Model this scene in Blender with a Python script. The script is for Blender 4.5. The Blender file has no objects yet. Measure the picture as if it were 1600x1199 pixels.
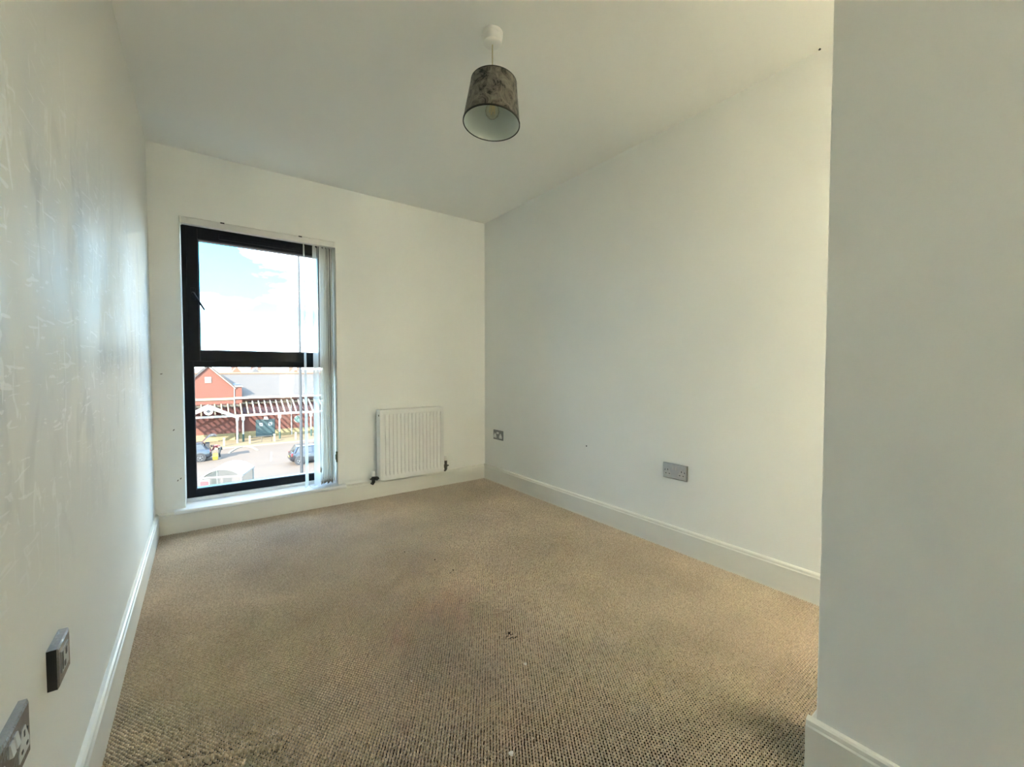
import bpy, bmesh, math, random
from mathutils import Vector, Matrix
import numpy as np

random.seed(7)
scene = bpy.context.scene
col = scene.collection

# ------------------------------------------------------------------ camera
F_PX = 655.99
YAW, PITCH, ROLL = 0.6366, -0.0321, 0.0006
CAM = Vector((0.244, 0.0, 1.0304))
cam_data = bpy.data.cameras.new('camera')
cam_data.sensor_fit = 'HORIZONTAL'
cam_data.sensor_width = 36.0
cam_data.lens = F_PX * 36.0 / 1600.0
cam_data.clip_start = 0.02
cam_data.clip_end = 400.0
cam = bpy.data.objects.new('camera', cam_data)
col.objects.link(cam)
cam.location = CAM
_f = Vector((math.sin(YAW) * math.cos(PITCH), math.cos(YAW) * math.cos(PITCH), math.sin(PITCH)))
_r = Vector((math.cos(YAW), -math.sin(YAW), 0.0))
_u = _r.cross(_f)
_r2 = math.cos(ROLL) * _r + math.sin(ROLL) * _u
_u2 = -math.sin(ROLL) * _r + math.cos(ROLL) * _u
cam.matrix_world = Matrix(((_r2.x, _u2.x, -_f.x, CAM.x), (_r2.y, _u2.y, -_f.y, CAM.y),
                           (_r2.z, _u2.z, -_f.z, CAM.z), (0, 0, 0, 1)))
scene.camera = cam

# ------------------------------------------------------------------ view, world, sun
scene.view_settings.view_transform = 'Standard'
scene.view_settings.look = 'None'
scene.view_settings.gamma = 1.0
scene.view_settings.exposure = 0.6
scene.view_settings.use_curve_mapping = False
scene.cycles.max_bounces = 16
scene.cycles.diffuse_bounces = 7
scene.cycles.glossy_bounces = 6
scene.cycles.transmission_bounces = 8
scene.cycles.transparent_max_bounces = 16
scene.cycles.sample_clamp_indirect = 40.0
scene.cycles.caustics_reflective = False
scene.cycles.caustics_refractive = False

SKY_STRENGTH = 12.8
SUN_STRENGTH = 29.0
FILL_LAMP = 2150.0  # emission of the added fill uplighter behind the camera

world = bpy.data.worlds.new('sky')
scene.world = world
world.use_nodes = True
wn, wl = world.node_tree.nodes, world.node_tree.links
wn.clear()
w_out = wn.new('ShaderNodeOutputWorld')
w_bg = wn.new('ShaderNodeBackground')
w_bg.inputs['Strength'].default_value = SKY_STRENGTH
w_tc = wn.new('ShaderNodeTexCoord')
w_sep = wn.new('ShaderNodeSeparateXYZ')
w_ramp = wn.new('ShaderNodeValToRGB')
w_ramp.color_ramp.elements[0].position = 0.0
w_ramp.color_ramp.elements[0].color = (0.40, 0.52, 0.58, 1)
w_ramp.color_ramp.elements[1].position = 0.55
w_ramp.color_ramp.elements[1].color = (0.036, 0.21, 0.50, 1)
for _p, _c in ((0.05, (0.12, 0.36, 0.52, 1)), (0.12, (0.055, 0.31, 0.51, 1)), (0.23, (0.041, 0.28, 0.51, 1))):
    _e = w_ramp.color_ramp.elements.new(_p)
    _e.color = _c
w_map = wn.new('ShaderNodeMapping')
w_map.inputs['Scale'].default_value = (1.6, 1.6, 4.6)
w_map.inputs['Location'].default_value = (0.35, 0.1, 0.25)
w_noise = wn.new('ShaderNodeTexNoise')
w_noise.inputs['Scale'].default_value = 1.7
w_noise.inputs['Detail'].default_value = 7.0
w_noise.inputs['Roughness'].default_value = 0.55
w_cl = wn.new('ShaderNodeMapRange')
w_cl.inputs['From Min'].default_value = 0.43
w_cl.inputs['From Max'].default_value = 0.64
w_mix = wn.new('ShaderNodeMix')
w_mix.data_type = 'RGBA'
w_mix.inputs['B'].default_value = (0.78, 0.79, 0.76, 1)
wl.new(w_tc.outputs['Generated'], w_sep.inputs[0])
wl.new(w_sep.outputs['Z'], w_ramp.inputs['Fac'])
wl.new(w_tc.outputs['Generated'], w_map.inputs['Vector'])
wl.new(w_map.outputs['Vector'], w_noise.inputs['Vector'])
wl.new(w_noise.outputs[0], w_cl.inputs['Value'])
wl.new(w_cl.outputs['Result'], w_mix.inputs['Factor'])
wl.new(w_ramp.outputs['Color'], w_mix.inputs['A'])
wl.new(w_mix.outputs['Result'], w_bg.inputs['Color'])
wl.new(w_bg.outputs[0], w_out.inputs[0])

sun_data = bpy.data.lights.new('sun', 'SUN')
sun_data.energy = SUN_STRENGTH
sun_data.angle = math.radians(0.6)
sun_data.color = (1.0, 0.94, 0.84)
sun = bpy.data.objects.new('sun', sun_data)
col.objects.link(sun)
sun.rotation_euler = Vector((1.3, 1.0, -1.05)).to_track_quat('-Z', 'Y').to_euler()
sun.location = (-20, -20, 30)

# ------------------------------------------------------------------ dimensions
W, D, H = 2.4013, 3.3528, 2.40          # far part of the room
BH, BT = 0.1413, 0.018                  # skirting height and thickness
NX, NY = 1.4887, 0.377                  # outer corner of the entry wall
YB = -2.7                               # end wall of the room behind the camera
EX, EY = 1.30, -0.95                     # added short wall behind the camera, blocks direct fill light
PB = -1.45                              # unseen rear end of the right wall stub, set to steer fill light
WX0, WX1, WZ0, WZ1 = 0.148, 1.070, 0.130, 1.990   # window opening
FY = 3.50                               # room side of the window frame
G = -6.3                                # car park level

# ------------------------------------------------------------------ helpers
ORG = {}


class MB:
    """collects polygons for ONE mesh"""
    def __init__(self):
        self.v, self.f, self.m = [], [], []

    def add(self, vs, fs, mi=0):
        b = len(self.v)
        self.v.extend(tuple(p) for p in vs)
        self.f.extend(tuple(b + i for i in q) for q in fs)
        self.m.extend([mi] * len(fs))
        return self

    def box(self, x0, x1, y0, y1, z0, z1, mi=0):
        return self.add([(x0, y0, z0), (x1, y0, z0), (x1, y1, z0), (x0, y1, z0),
                         (x0, y0, z1), (x1, y0, z1), (x1, y1, z1), (x0, y1, z1)],
                        [(0, 3, 2, 1), (4, 5, 6, 7), (0, 1, 5, 4), (1, 2, 6, 5), (2, 3, 7, 6), (3, 0, 4, 7)], mi)

    def prism(self, poly, axis, a, b, mi=0):
        """poly: 2-D outline in the plane across `axis`, extruded from a to b"""
        def p3(p, t):
            return {'x': (t, p[0], p[1]), 'y': (p[0], t, p[1]), 'z': (p[0], p[1], t)}[axis]
        n = len(poly)
        vs = [p3(p, a) for p in poly] + [p3(p, b) for p in poly]
        fs = [tuple(range(n - 1, -1, -1)), tuple(range(n, 2 * n))]
        fs += [(i, (i + 1) % n, n + (i + 1) % n, n + i) for i in range(n)]
        return self.add(vs, fs, mi)

    def bar(self, p, q, w, h=None, mi=0):
        """rectangular bar between two points"""
        p, q = Vector(p), Vector(q)
        h = w if h is None else h
        d = (q - p).normalized()
        s = d.cross(Vector((0, 0, 1)))
        s = Vector((1, 0, 0)) if s.length < 1e-4 else s.normalized()
        t = s.cross(d)
        vs = []
        for c in (p, q):
            for a, b in ((-1, -1), (1, -1), (1, 1), (-1, 1)):
                vs.append(c + s * a * w / 2 + t * b * h / 2)
        return self.add(vs, [(0, 1, 2, 3), (7, 6, 5, 4), (0, 4, 5, 1), (1, 5, 6, 2), (2, 6, 7, 3), (3, 7, 4, 0)], mi)

    def tube(self, pts, r, n=8, mi=0, caps=True):
        pts = [Vector(p) for p in pts]
        rs = r if isinstance(r, (list, tuple)) else [r] * len(pts)
        vs, fs = [], []
        prev = None
        for i, p in enumerate(pts):
            d = (pts[min(i + 1, len(pts) - 1)] - pts[max(i - 1, 0)]).normalized()
            if prev is None:
                a = Vector((0, 0, 1)) if abs(d.z) < 0.9 else Vector((1, 0, 0))
                s = d.cross(a).normalized()
            else:
                s = (prev - d * prev.dot(d)).normalized()
            prev = s
            t = d.cross(s)
            for k in range(n):
                an = 2 * math.pi * k / n
                vs.append(p + (s * math.cos(an) + t * math.sin(an)) * rs[i])
        for i in range(len(pts) - 1):
            for k in range(n):
                a, b = i * n + k, i * n + (k + 1) % n
                fs.append((a, b, b + n, a + n))
        if caps:
            fs.append(tuple(range(n - 1, -1, -1)))
            fs.append(tuple(range((len(pts) - 1) * n, len(pts) * n)))
        return self.add(vs, fs, mi)

    def lathe(self, prof, c, n=32, mi=0, axis=None, closed=False):
        """prof: (radius, height along axis); revolved about axis through c"""
        c = Vector(c)
        ax = Vector(axis or (0, 0, 1)).normalized()
        a = Vector((1, 0, 0)) if abs(ax.x) < 0.8 else Vector((0, 1, 0))
        s = (a - ax * a.dot(ax)).normalized()
        t = ax.cross(s)
        vs, fs = [], []
        for r, h in prof:
            for k in range(n):
                an = 2 * math.pi * k / n
                vs.append(c + ax * h + (s * math.cos(an) + t * math.sin(an)) * r)
        m = len(prof)
        for i in range(m if closed else m - 1):
            j = (i + 1) % m
            for k in range(n):
                fs.append((i * n + k, i * n + (k + 1) % n, j * n + (k + 1) % n, j * n + k))
        if not closed:
            if prof[0][0] > 1e-6:
                fs.append(tuple(range(n - 1, -1, -1)))
            if prof[-1][0] > 1e-6:
                fs.append(tuple(range((m - 1) * n, m * n)))
        return self.add(vs, fs, mi)

    def loft(self, rings, mi=0):
        n = len(rings[0])
        vs = [p for r in rings for p in r]
        fs = [tuple(range(n - 1, -1, -1)), tuple(range((len(rings) - 1) * n, len(rings) * n))]
        for i in range(len(rings) - 1):
            for k in range(n):
                a, b = i * n + k, i * n + (k + 1) % n
                fs.append((a, b, b + n, a + n))
        return self.add(vs, fs, mi)

    def build(self, name, mat, parent=None, org=None, smooth=False, bevel=0.0, sub=0):
        if parent is not None:
            o0 = ORG.get(parent.name, Vector((0, 0, 0)))
        elif org is not None:
            o0 = Vector(org)
        else:
            xs, ys, zs = zip(*self.v)
            o0 = Vector(((min(xs) + max(xs)) / 2, (min(ys) + max(ys)) / 2, min(zs)))
        me = bpy.data.meshes.new(name)
        me.from_pydata([tuple(Vector(p) - o0) for p in self.v], [], self.f)
        mats = mat if isinstance(mat, (list, tuple)) else [mat]
        for m_ in mats:
            me.materials.append(m_)
        if len(mats) > 1:
            me.polygons.foreach_set('material_index', self.m)
        bm = bmesh.new()
        bm.from_mesh(me)
        bmesh.ops.remove_doubles(bm, verts=bm.verts, dist=1e-6)
        bmesh.ops.recalc_face_normals(bm, faces=bm.faces)
        if smooth:
            for f in bm.faces:
                f.smooth = True
            for e in bm.edges:
                if len(e.link_faces) == 2 and e.calc_face_angle(0) > math.radians(38):
                    e.smooth = False
        bm.to_mesh(me)
        bm.free()
        o = bpy.data.objects.new(name, me)
        col.objects.link(o)
        if parent is not None:
            o.parent = parent
        else:
            o.location = o0
        ORG[o.name] = o0
        if bevel:
            md = o.modifiers.new('bevel', 'BEVEL')
            md.width = bevel
            md.segments = 2
            md.limit_method = 'ANGLE'
        if sub:
            md = o.modifiers.new('smooth', 'SUBSURF')
            md.levels = sub
            md.render_levels = sub
        return o


def B(x0, x1, y0, y1, z0, z1):
    return MB().box(x0, x1, y0, y1, z0, z1)


def tag(o, label=None, cat=None, group=None, kind=None):
    if label:
        o['label'] = label
    if cat:
        o['category'] = cat
    if group:
        o['group'] = group
    if kind:
        o['kind'] = kind
    return o


def thing(name, loc, label=None, cat=None, group=None, rz=0.0, local=False, kind=None):
    o = bpy.data.objects.new(name, None)
    o.empty_display_size = 0.1
    col.objects.link(o)
    o.location = loc
    o.rotation_euler = (0, 0, rz)
    ORG[o.name] = Vector((0, 0, 0)) if local else Vector(loc)
    return tag(o, label, cat, group, kind)


def copy_tree(o, parent=None):
    c = o.copy()
    col.objects.link(c)
    c.parent = parent
    for ch in o.children:
        copy_tree(ch, c)
    return c


def struct(o, label, cat):
    return tag(o, label, cat, kind='structure')


# ------------------------------------------------------------------ materials
def mat(name, c, rough=0.6, metal=0.0, var=0.0, vscale=8.0, bump=0.0, bscale=60.0, spec=0.5, stretch=(1, 1, 1), detail=4.0, sheen=0.0):
    m = bpy.data.materials.new(name)
    m.use_nodes = True
    n, l = m.node_tree.nodes, m.node_tree.links
    b = n['Principled BSDF']
    b.inputs['Base Color'].default_value = (*c, 1)
    b.inputs['Roughness'].default_value = rough
    b.inputs['Metallic'].default_value = metal
    b.inputs['Specular IOR Level'].default_value = spec
    if sheen:
        b.inputs['Sheen Weight'].default_value = sheen
    if var or bump:
        g = n.new('ShaderNodeNewGeometry')
        mp = n.new('ShaderNodeMapping')
        mp.inputs['Scale'].default_value = stretch
        l.new(g.outputs['Position'], mp.inputs['Vector'])
    if var:
        t = n.new('ShaderNodeTexNoise')
        t.inputs['Scale'].default_value = vscale
        t.inputs['Detail'].default_value = detail
        l.new(mp.outputs[0], t.inputs['Vector'])
        mr = n.new('ShaderNodeMapRange')
        mr.inputs['From Min'].default_value = 0.25
        mr.inputs['From Max'].default_value = 0.75
        mr.inputs['To Min'].default_value = 1 - var
        mr.inputs['To Max'].default_value = 1 + var
        l.new(t.outputs[0], mr.inputs['Value'])
        vm = n.new('ShaderNodeVectorMath')
        vm.operation = 'SCALE'
        vm.inputs[0].default_value = c
        l.new(mr.outputs['Result'], vm.inputs['Scale'])
        l.new(vm.outputs[0], b.inputs['Base Color'])
    if bump:
        t2 = n.new('ShaderNodeTexNoise')
        t2.inputs['Scale'].default_value = bscale
        t2.inputs['Detail'].default_value = 3.0
        l.new(mp.outputs[0], t2.inputs['Vector'])
        bp = n.new('ShaderNodeBump')
        bp.inputs['Strength'].default_value = bump
        bp.inputs['Distance'].default_value = 0.004
        l.new(t2.outputs[0], bp.inputs['Height'])
        l.new(bp.outputs[0], b.inputs['Normal'])
    return m


PAINT = (0.88, 0.88, 0.835)
M_WALL = mat('wall_paint', PAINT, 0.6, var=0.02, vscale=2.0, bump=0.06, bscale=220, spec=0.4)
M_CEIL = mat('ceiling_paint', (0.90, 0.895, 0.845), 0.8, var=0.015, vscale=1.5, bump=0.05, bscale=150, spec=0.2)
M_TRIM = mat('gloss_trim_paint', (0.79, 0.78, 0.71), 0.32, var=0.02, vscale=6, bump=0.02, bscale=30)
M_SILL = mat('sill_gloss_paint', (0.84, 0.84, 0.83), 0.28, var=0.02, vscale=10)
M_FRAME = mat('black_window_frame', (0.004, 0.005, 0.009), 0.4, spec=0.2)
M_GASKET = mat('dark_gasket', (0.03, 0.033, 0.045), 0.4)
M_RAD = mat('radiator_enamel', (0.82, 0.82, 0.79), 0.3)
M_STEEL = mat('brushed_steel', (0.46, 0.47, 0.48), 0.33, 1.0, var=0.12, vscale=40, stretch=(1, 6, 30))
M_PEWTER = mat('dark_pewter', (0.20, 0.20, 0.20), 0.4, 1.0, var=0.15, vscale=60)
M_CHROME = mat('polished_chrome', (0.42, 0.45, 0.50), 0.14, 1.0, bump=0.6, bscale=120)
M_BLACK = mat('black_plastic', (0.012, 0.012, 0.013), 0.4)
M_INSERT = mat('grey_insert', (0.50, 0.50, 0.48), 0.5)
M_WINSERT = mat('white_insert', (0.75, 0.75, 0.72), 0.4)
M_WPLASTIC = mat('white_plastic', (0.80, 0.79, 0.75), 0.35)
M_VALVE = mat('tarnished_valve_metal', (0.10, 0.095, 0.085), 0.35, 0.9)
M_ALU = mat('white_aluminium_rail', (0.72, 0.71, 0.68), 0.35, 0.3)
M_CABLE = mat('flex_cable', (0.52, 0.48, 0.30), 0.6)


def left_wall_material():
    """painted wall with scuffs and scrape marks of their own shape"""
    m = bpy.data.materials.new('scuffed_wall_paint')
    m.use_nodes = True
    n, l = m.node_tree.nodes, m.node_tree.links
    b = n['Principled BSDF']
    b.inputs['Specular IOR Level'].default_value = 0.16
    g = n.new('ShaderNodeNewGeometry')
    sep = n.new('ShaderNodeSeparateXYZ')
    l.new(g.outputs['Position'], sep.inputs[0])

    def noise(scale, stretch, detail=5.0, dist=0.0, rot=(0, 0, 0)):
        mp = n.new('ShaderNodeMapping')
        mp.inputs['Scale'].default_value = stretch
        mp.inputs['Rotation'].default_value = rot
        l.new(g.outputs['Position'], mp.inputs['Vector'])
        t = n.new('ShaderNodeTexNoise')
        t.inputs['Scale'].default_value = scale
        t.inputs['Detail'].default_value = detail
        t.inputs['Distortion'].default_value = dist
        l.new(mp.outputs[0], t.inputs['Vector'])
        return t.outputs[0]

    def rng(x, a, b_, c=0.0, d=1.0):
        r = n.new('ShaderNodeMapRange')
        for k, v in zip(('From Min', 'From Max', 'To Min', 'To Max'), (a, b_, c, d)):
            r.inputs[k].default_value = v
        l.new(x, r.inputs['Value'])
        return r.outputs['Result']

    def mul(x, y):
        r = n.new('ShaderNodeMath')
        r.operation = 'MULTIPLY'
        for i, v in enumerate((x, y)):
            if isinstance(v, (int, float)):
                r.inputs[i].default_value = v
            else:
                l.new(v, r.inputs[i])
        return r.outputs[0]

    # the rubbed zone: where furniture stood, about 0.75 to 1.75 m above the floor
    zone = mul(rng(sep.outputs['Z'], 0.55, 0.95), rng(sep.outputs['Z'], 1.80, 1.40))
    rub = mul(rng(noise(2.6, (1, 1.0, 0.8), 6, 0.6), 0.42, 0.60), zone)
    streak = mul(rng(noise(7, (1, 1.0, 0.45), 6, 0.8), 0.52, 0.64), zone)
    s1 = rng(noise(13, (1, 1.6, 0.55), 8, 1.6, (0.3, 0, 0)), 0.605, 0.65)
    s2 = rng(noise(14, (1, 0.45, 3.0), 8, 2.0, (0.35, 0, 0)), 0.615, 0.65)
    scratch = mul(s1, zone)
    scratch2 = mul(s2, zone)
    mx = n.new('ShaderNodeMix')
    mx.data_type = 'RGBA'
    mx.inputs['A'].default_value = (0.78, 0.77, 0.715, 1)
    mx.inputs['B'].default_value = (0.68, 0.69, 0.685, 1)
    l.new(mul(rub, 0.8), mx.inputs['Factor'])
    last = mx
    for fac, k, c in ((streak, 0.5, (0.52, 0.52, 0.505)), (scratch, 0.55, (0.93, 0.94, 0.93)), (scratch2, 0.55, (0.95, 0.95, 0.95))):
        q = n.new('ShaderNodeMix')
        q.data_type = 'RGBA'
        q.inputs['B'].default_value = (*c, 1)
        l.new(mul(fac, k), q.inputs['Factor'])
        l.new(last.outputs['Result'], q.inputs['A'])
        last = q
    l.new(last.outputs['Result'], b.inputs['Base Color'])
    ro = n.new('ShaderNodeMapRange')
    ro.inputs['To Min'].default_value = 0.62
    ro.inputs['To Max'].default_value = 0.50
    l.new(rub, ro.inputs['Value'])
    l.new(ro.outputs['Result'], b.inputs['Roughness'])
    bp = n.new('ShaderNodeBump')
    bp.inputs['Strength'].default_value = 0.10
    bp.inputs['Distance'].default_value = 0.004
    l.new(noise(6, (1, 1.2, 0.9), 4, 0.3), bp.inputs['Height'])
    l.new(bp.outputs[0], b.inputs['Normal'])
    return m


def carpet_material():
    m = bpy.data.materials.new('beige_loop_pile')
    m.use_nodes = True
    n, l = m.node_tree.nodes, m.node_tree.links
    b = n['Principled BSDF']
    b.inputs['Roughness'].default_value = 0.6
    b.inputs['Specular IOR Level'].default_value = 0.4
    b.inputs['Sheen Weight'].default_value = 1.0
    b.inputs['Sheen Roughness'].default_value = 0.35
    g = n.new('ShaderNodeNewGeometry')
    t = n.new('ShaderNodeTexNoise')
    t.inputs['Scale'].default_value = 130
    t.inputs['Detail'].default_value = 2
    l.new(g.outputs['Position'], t.inputs['Vector'])
    t2 = n.new('ShaderNodeTexNoise')
    t2.inputs['Scale'].default_value = 2.6
    t2.inputs['Detail'].default_value = 6
    l.new(g.outputs['Position'], t2.inputs['Vector'])
    r = n.new('ShaderNodeValToRGB')
    r.color_ramp.elements[0].position = 0.3
    r.color_ramp.elements[0].color = (0.43, 0.335, 0.235, 1)
    r.color_ramp.elements[1].position = 0.72
    r.color_ramp.elements[1].color = (0.72, 0.595, 0.445, 1)
    l.new(t.outputs[0], r.inputs['Fac'])
    mr = n.new('ShaderNodeMapRange')
    mr.inputs['From Min'].default_value = 0.3
    mr.inputs['From Max'].default_value = 0.7
    mr.inputs['To Min'].default_value = 0.82
    mr.inputs['To Max'].default_value = 1.12
    l.new(t2.outputs[0], mr.inputs['Value'])
    vm = n.new('ShaderNodeVectorMath')
    vm.operation = 'SCALE'
    l.new(r.outputs['Color'], vm.inputs[0])
    l.new(mr.outputs['Result'], vm.inputs['Scale'])
    l.new(vm.outputs[0], b.inputs['Base Color'])
    return m


def glass_material(name, tint=(0.97, 0.985, 0.98), refl=0.06, edge=0.6):
    m = bpy.data.materials.new(name)
    m.use_nodes = True
    n, l = m.node_tree.nodes, m.node_tree.links
    n.clear()
    out = n.new('ShaderNodeOutputMaterial')
    tr = n.new('ShaderNodeBsdfTransparent')
    tr.inputs['Color'].default_value = (*tint, 1)
    gl = n.new('ShaderNodeBsdfGlossy')
    gl.inputs['Roughness'].default_value = 0.02
    lw = n.new('ShaderNodeLayerWeight')
    lw.inputs['Blend'].default_value = 0.12
    mr = n.new('ShaderNodeMapRange')
    mr.inputs['To Min'].default_value = refl * 0.5
    mr.inputs['To Max'].default_value = edge
    mx = n.new('ShaderNodeMixShader')
    l.new(lw.outputs['Fresnel'], mr.inputs['Value'])
    l.new(mr.outputs['Result'], mx.inputs['Fac'])
    l.new(tr.outputs[0], mx.inputs[1])
    l.new(gl.outputs[0], mx.inputs[2])
    l.new(mx.outputs[0], out.inputs[0])
    return m


def sheer_material(name, c, transp, dirt=False):
    """thin translucent blind fabric"""
    m = bpy.data.materials.new(name)
    m.use_nodes = True
    n, l = m.node_tree.nodes, m.node_tree.links
    n.clear()
    out = n.new('ShaderNodeOutputMaterial')
    df = n.new('ShaderNodeBsdfDiffuse')
    tl = n.new('ShaderNodeBsdfTranslucent')
    tp = n.new('ShaderNodeBsdfTransparent')
    for s in (df, tl):
        s.inputs['Color'].default_value = (*c, 1)
    if dirt:
        g = n.new('ShaderNodeNewGeometry')
        sep = n.new('ShaderNodeSeparateXYZ')
        l.new(g.outputs['Position'], sep.inputs[0])
        t = n.new('ShaderNodeTexNoise')
        t.inputs['Scale'].default_value = 60
        l.new(g.outputs['Position'], t.inputs['Vector'])
        ad = n.new('ShaderNodeMath')
        ad.operation = 'MULTIPLY_ADD'
        ad.inputs[1].default_value = 0.09
        l.new(t.outputs[0], ad.inputs[0])
        l.new(sep.outputs['Z'], ad.inputs[2])
        mr = n.new('ShaderNodeMapRange')
        mr.inputs['From Min'].default_value = 0.225
        mr.inputs['From Max'].default_value = 0.265
        mr.inputs['To Min'].default_value = 1.0
        mr.inputs['To Max'].default_value = 0.0
        l.new(ad.outputs[0], mr.inputs['Value'])
        q = n.new('ShaderNodeMix')
        q.data_type = 'RGBA'
        q.inputs['A'].default_value = (*c, 1)
        q.inputs['B'].default_value = (0.30, 0.22, 0.14, 1)
        l.new(mr.outputs['Result'], q.inputs['Factor'])
        for s in (df, tl):
            l.new(q.outputs['Result'], s.inputs['Color'])
    a = n.new('ShaderNodeMixShader')
    a.inputs['Fac'].default_value = 0.6
    l.new(df.outputs[0], a.inputs[1])
    l.new(tl.outputs[0], a.inputs[2])
    z = n.new('ShaderNodeMixShader')
    z.inputs['Fac'].default_value = transp
    l.new(a.outputs[0], z.inputs[1])
    l.new(tp.outputs[0], z.inputs[2])
    l.new(z.outputs[0], out.inputs[0])
    return m


def emit_material(name, c, s):
    m = bpy.data.materials.new(name)
    m.use_nodes = True
    b = m.node_tree.nodes['Principled BSDF']
    b.inputs['Base Color'].default_value = (0.8, 0.8, 0.8, 1)
    b.inputs['Emission Color'].default_value = (*c, 1)
    b.inputs['Emission Strength'].default_value = s
    return m


def velvet_material():
    m = bpy.data.materials.new('crushed_velvet')
    m.use_nodes = True
    n, l = m.node_tree.nodes, m.node_tree.links
    b = n['Principled BSDF']
    b.inputs['Roughness'].default_value = 0.8
    b.inputs['Sheen Weight'].default_value = 0.15
    g = n.new('ShaderNodeNewGeometry')
    mp = n.new('ShaderNodeMapping')
    mp.inputs['Scale'].default_value = (1, 1, 0.75)
    l.new(g.outputs['Position'], mp.inputs['Vector'])
    t = n.new('ShaderNodeTexNoise')
    t.inputs['Scale'].default_value = 26
    t.inputs['Detail'].default_value = 9
    t.inputs['Roughness'].default_value = 0.72
    t.inputs['Distortion'].default_value = 1.2
    l.new(mp.outputs[0], t.inputs['Vector'])
    r = n.new('ShaderNodeValToRGB')
    r.color_ramp.elements[0].position = 0.42
    r.color_ramp.elements[0].color = (0.006, 0.008, 0.005, 1)
    r.color_ramp.elements[1].position = 0.75
    r.color_ramp.elements[1].color = (0.27, 0.25, 0.205, 1)
    e = r.color_ramp.elements.new(0.47)
    e.color = (0.085, 0.075, 0.060, 1)
    l.new(t.outputs[0], r.inputs['Fac'])
    l.new(r.outputs['Color'], b.inputs['Base Color'])
    bp = n.new('ShaderNodeBump')
    bp.inputs['Strength'].default_value = 0.4
    bp.inputs['Distance'].default_value = 0.003
    l.new(t.outputs[0], bp.inputs['Height'])
    l.new(bp.outputs[0], b.inputs['Normal'])
    return m


def brick_material(name, c1, c2, mortar, w=0.225, h=0.075):
    m = bpy.data.materials.new(name)
    m.use_nodes = True
    n, l = m.node_tree.nodes, m.node_tree.links
    b = n['Principled BSDF']
    b.inputs['Roughness'].default_value = 0.85
    g = n.new('ShaderNodeNewGeometry')
    sp = n.new('ShaderNodeSeparateXYZ')
    cb = n.new('ShaderNodeCombineXYZ')
    ad = n.new('ShaderNodeMath')
    ad.operation = 'ADD'
    l.new(g.outputs['Position'], sp.inputs[0])
    l.new(sp.outputs['X'], ad.inputs[0])
    l.new(sp.outputs['Y'], ad.inputs[1])
    l.new(ad.outputs[0], cb.inputs['X'])
    l.new(sp.outputs['Z'], cb.inputs['Y'])
    t = n.new('ShaderNodeTexBrick')
    t.inputs['Color1'].default_value = (*c1, 1)
    t.inputs['Color2'].default_value = (*c2, 1)
    t.inputs['Mortar'].default_value = (*mortar, 1)
    t.inputs['Scale'].default_value = 1.0
    t.inputs['Mortar Size'].default_value = 0.008
    t.inputs['Brick Width'].default_value = w
    t.inputs['Row Height'].default_value = h
    l.new(cb.outputs[0], t.inputs['Vector'])
    l.new(t.outputs['Color'], b.inputs['Base Color'])
    return m


M_LEFT = left_wall_material()
M_CARPET = carpet_material()
M_GLASS = glass_material('window_glass')
M_VANE = sheer_material('sheer_blind_fabric', (0.95, 0.94, 0.90), 0.36, True)
M_VANE_LOOSE = sheer_material('sheer_blind_fabric_single', (0.82, 0.83, 0.81), 0.42)

# ------------------------------------------------------------------ room shell
T = 0.12
struct(B(-T, W + T, YB - T, D + 0.26, -0.16, -0.001).build('floor', mat('carpet_backing', (0.03, 0.02, 0.012), 0.95)),
       'floor under the beige carpet', 'floor')
struct(B(-T, W + T, YB - T, D + 0.26, H, H + T).build('ceiling', M_CEIL), 'plain white painted ceiling', 'ceiling')
struct(B(-T, 0, YB - T, D + 0.26, 0, H).build('wall_left', M_LEFT), 'scuffed white painted wall beside the window', 'wall')
struct(B(W, W + T, YB - T, D + 0.26, 0, H).build('wall_right', M_WALL), 'plain white wall with a double socket', 'wall')
far = MB()
far.box(0, WX0, D, D + 0.26, 0, H)
far.box(WX1, W, D, D + 0.26, 0, H)
far.box(WX0, WX1, D, D + 0.26, 0, WZ0)
far.box(WX0, WX1, D, D + 0.26, WZ1, H)
wall_far = struct(far.build('wall_far', M_WALL), 'white wall around the tall window, with radiator', 'wall')
struct(B(NX, NX + T, PB, NY, 0, H).build('wall_near_right', M_WALL, bevel=0.002), 'plain white wall stub at the entry to the room', 'wall')
struct(B(0, W, YB - T, YB, 0, H).build('wall_rear', M_WALL), 'white rear wall of the room', 'wall')
struct(B(0, EX, EY - T, EY, 0, H).build('wall_light_block', M_WALL), 'added short white wall behind the camera, blocking direct fill light', 'wall')  # added out of view, keeps the fill uplighter from shining straight in


def skirting(name, a, b, inward, label):
    """moulded skirting board from a to b (x, y), its back on the wall, `inward` the room side"""
    a, b, nrm = Vector((*a, 0)), Vector((*b, 0)), Vector((*inward, 0))
    prof = [(0, -0.001), (BT, -0.001), (BT, BH - 0.020), (BT - 0.0035, BH - 0.016), (BT - 0.0045, BH - 0.006),
            (BT - 0.009, BH - 0.0015), (0.0, BH)]
    d = (b - a).normalized()
    rings = []
    for p, s in ((a, 1), (b, -1)):
        rings.append([p + nrm * t + Vector((0, 0, z)) for t, z in prof])
    o = MB().loft(rings).build(name, M_TRIM)
    return struct(o, label, 'skirting board')


skirting('baseboard_left', (0, YB), (0, D), (1, 0), 'white skirting board along the scuffed wall')
skirting('baseboard_far', (BT, D), (W - BT, D), (0, -1), 'white skirting board under the window and radiator')
skirting('baseboard_right', (W, D), (W, YB), (-1, 0), 'white skirting board along the socket wall')
skirting('baseboard_near_right', (NX, PB), (NX, NY + BT), (-1, 0), 'white skirting board on the entry wall end')
skirting('baseboard_return', (NX, NY), (NX + T + BT, NY), (0, 1), 'white skirting board wrapping round the entry wall end')

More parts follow.
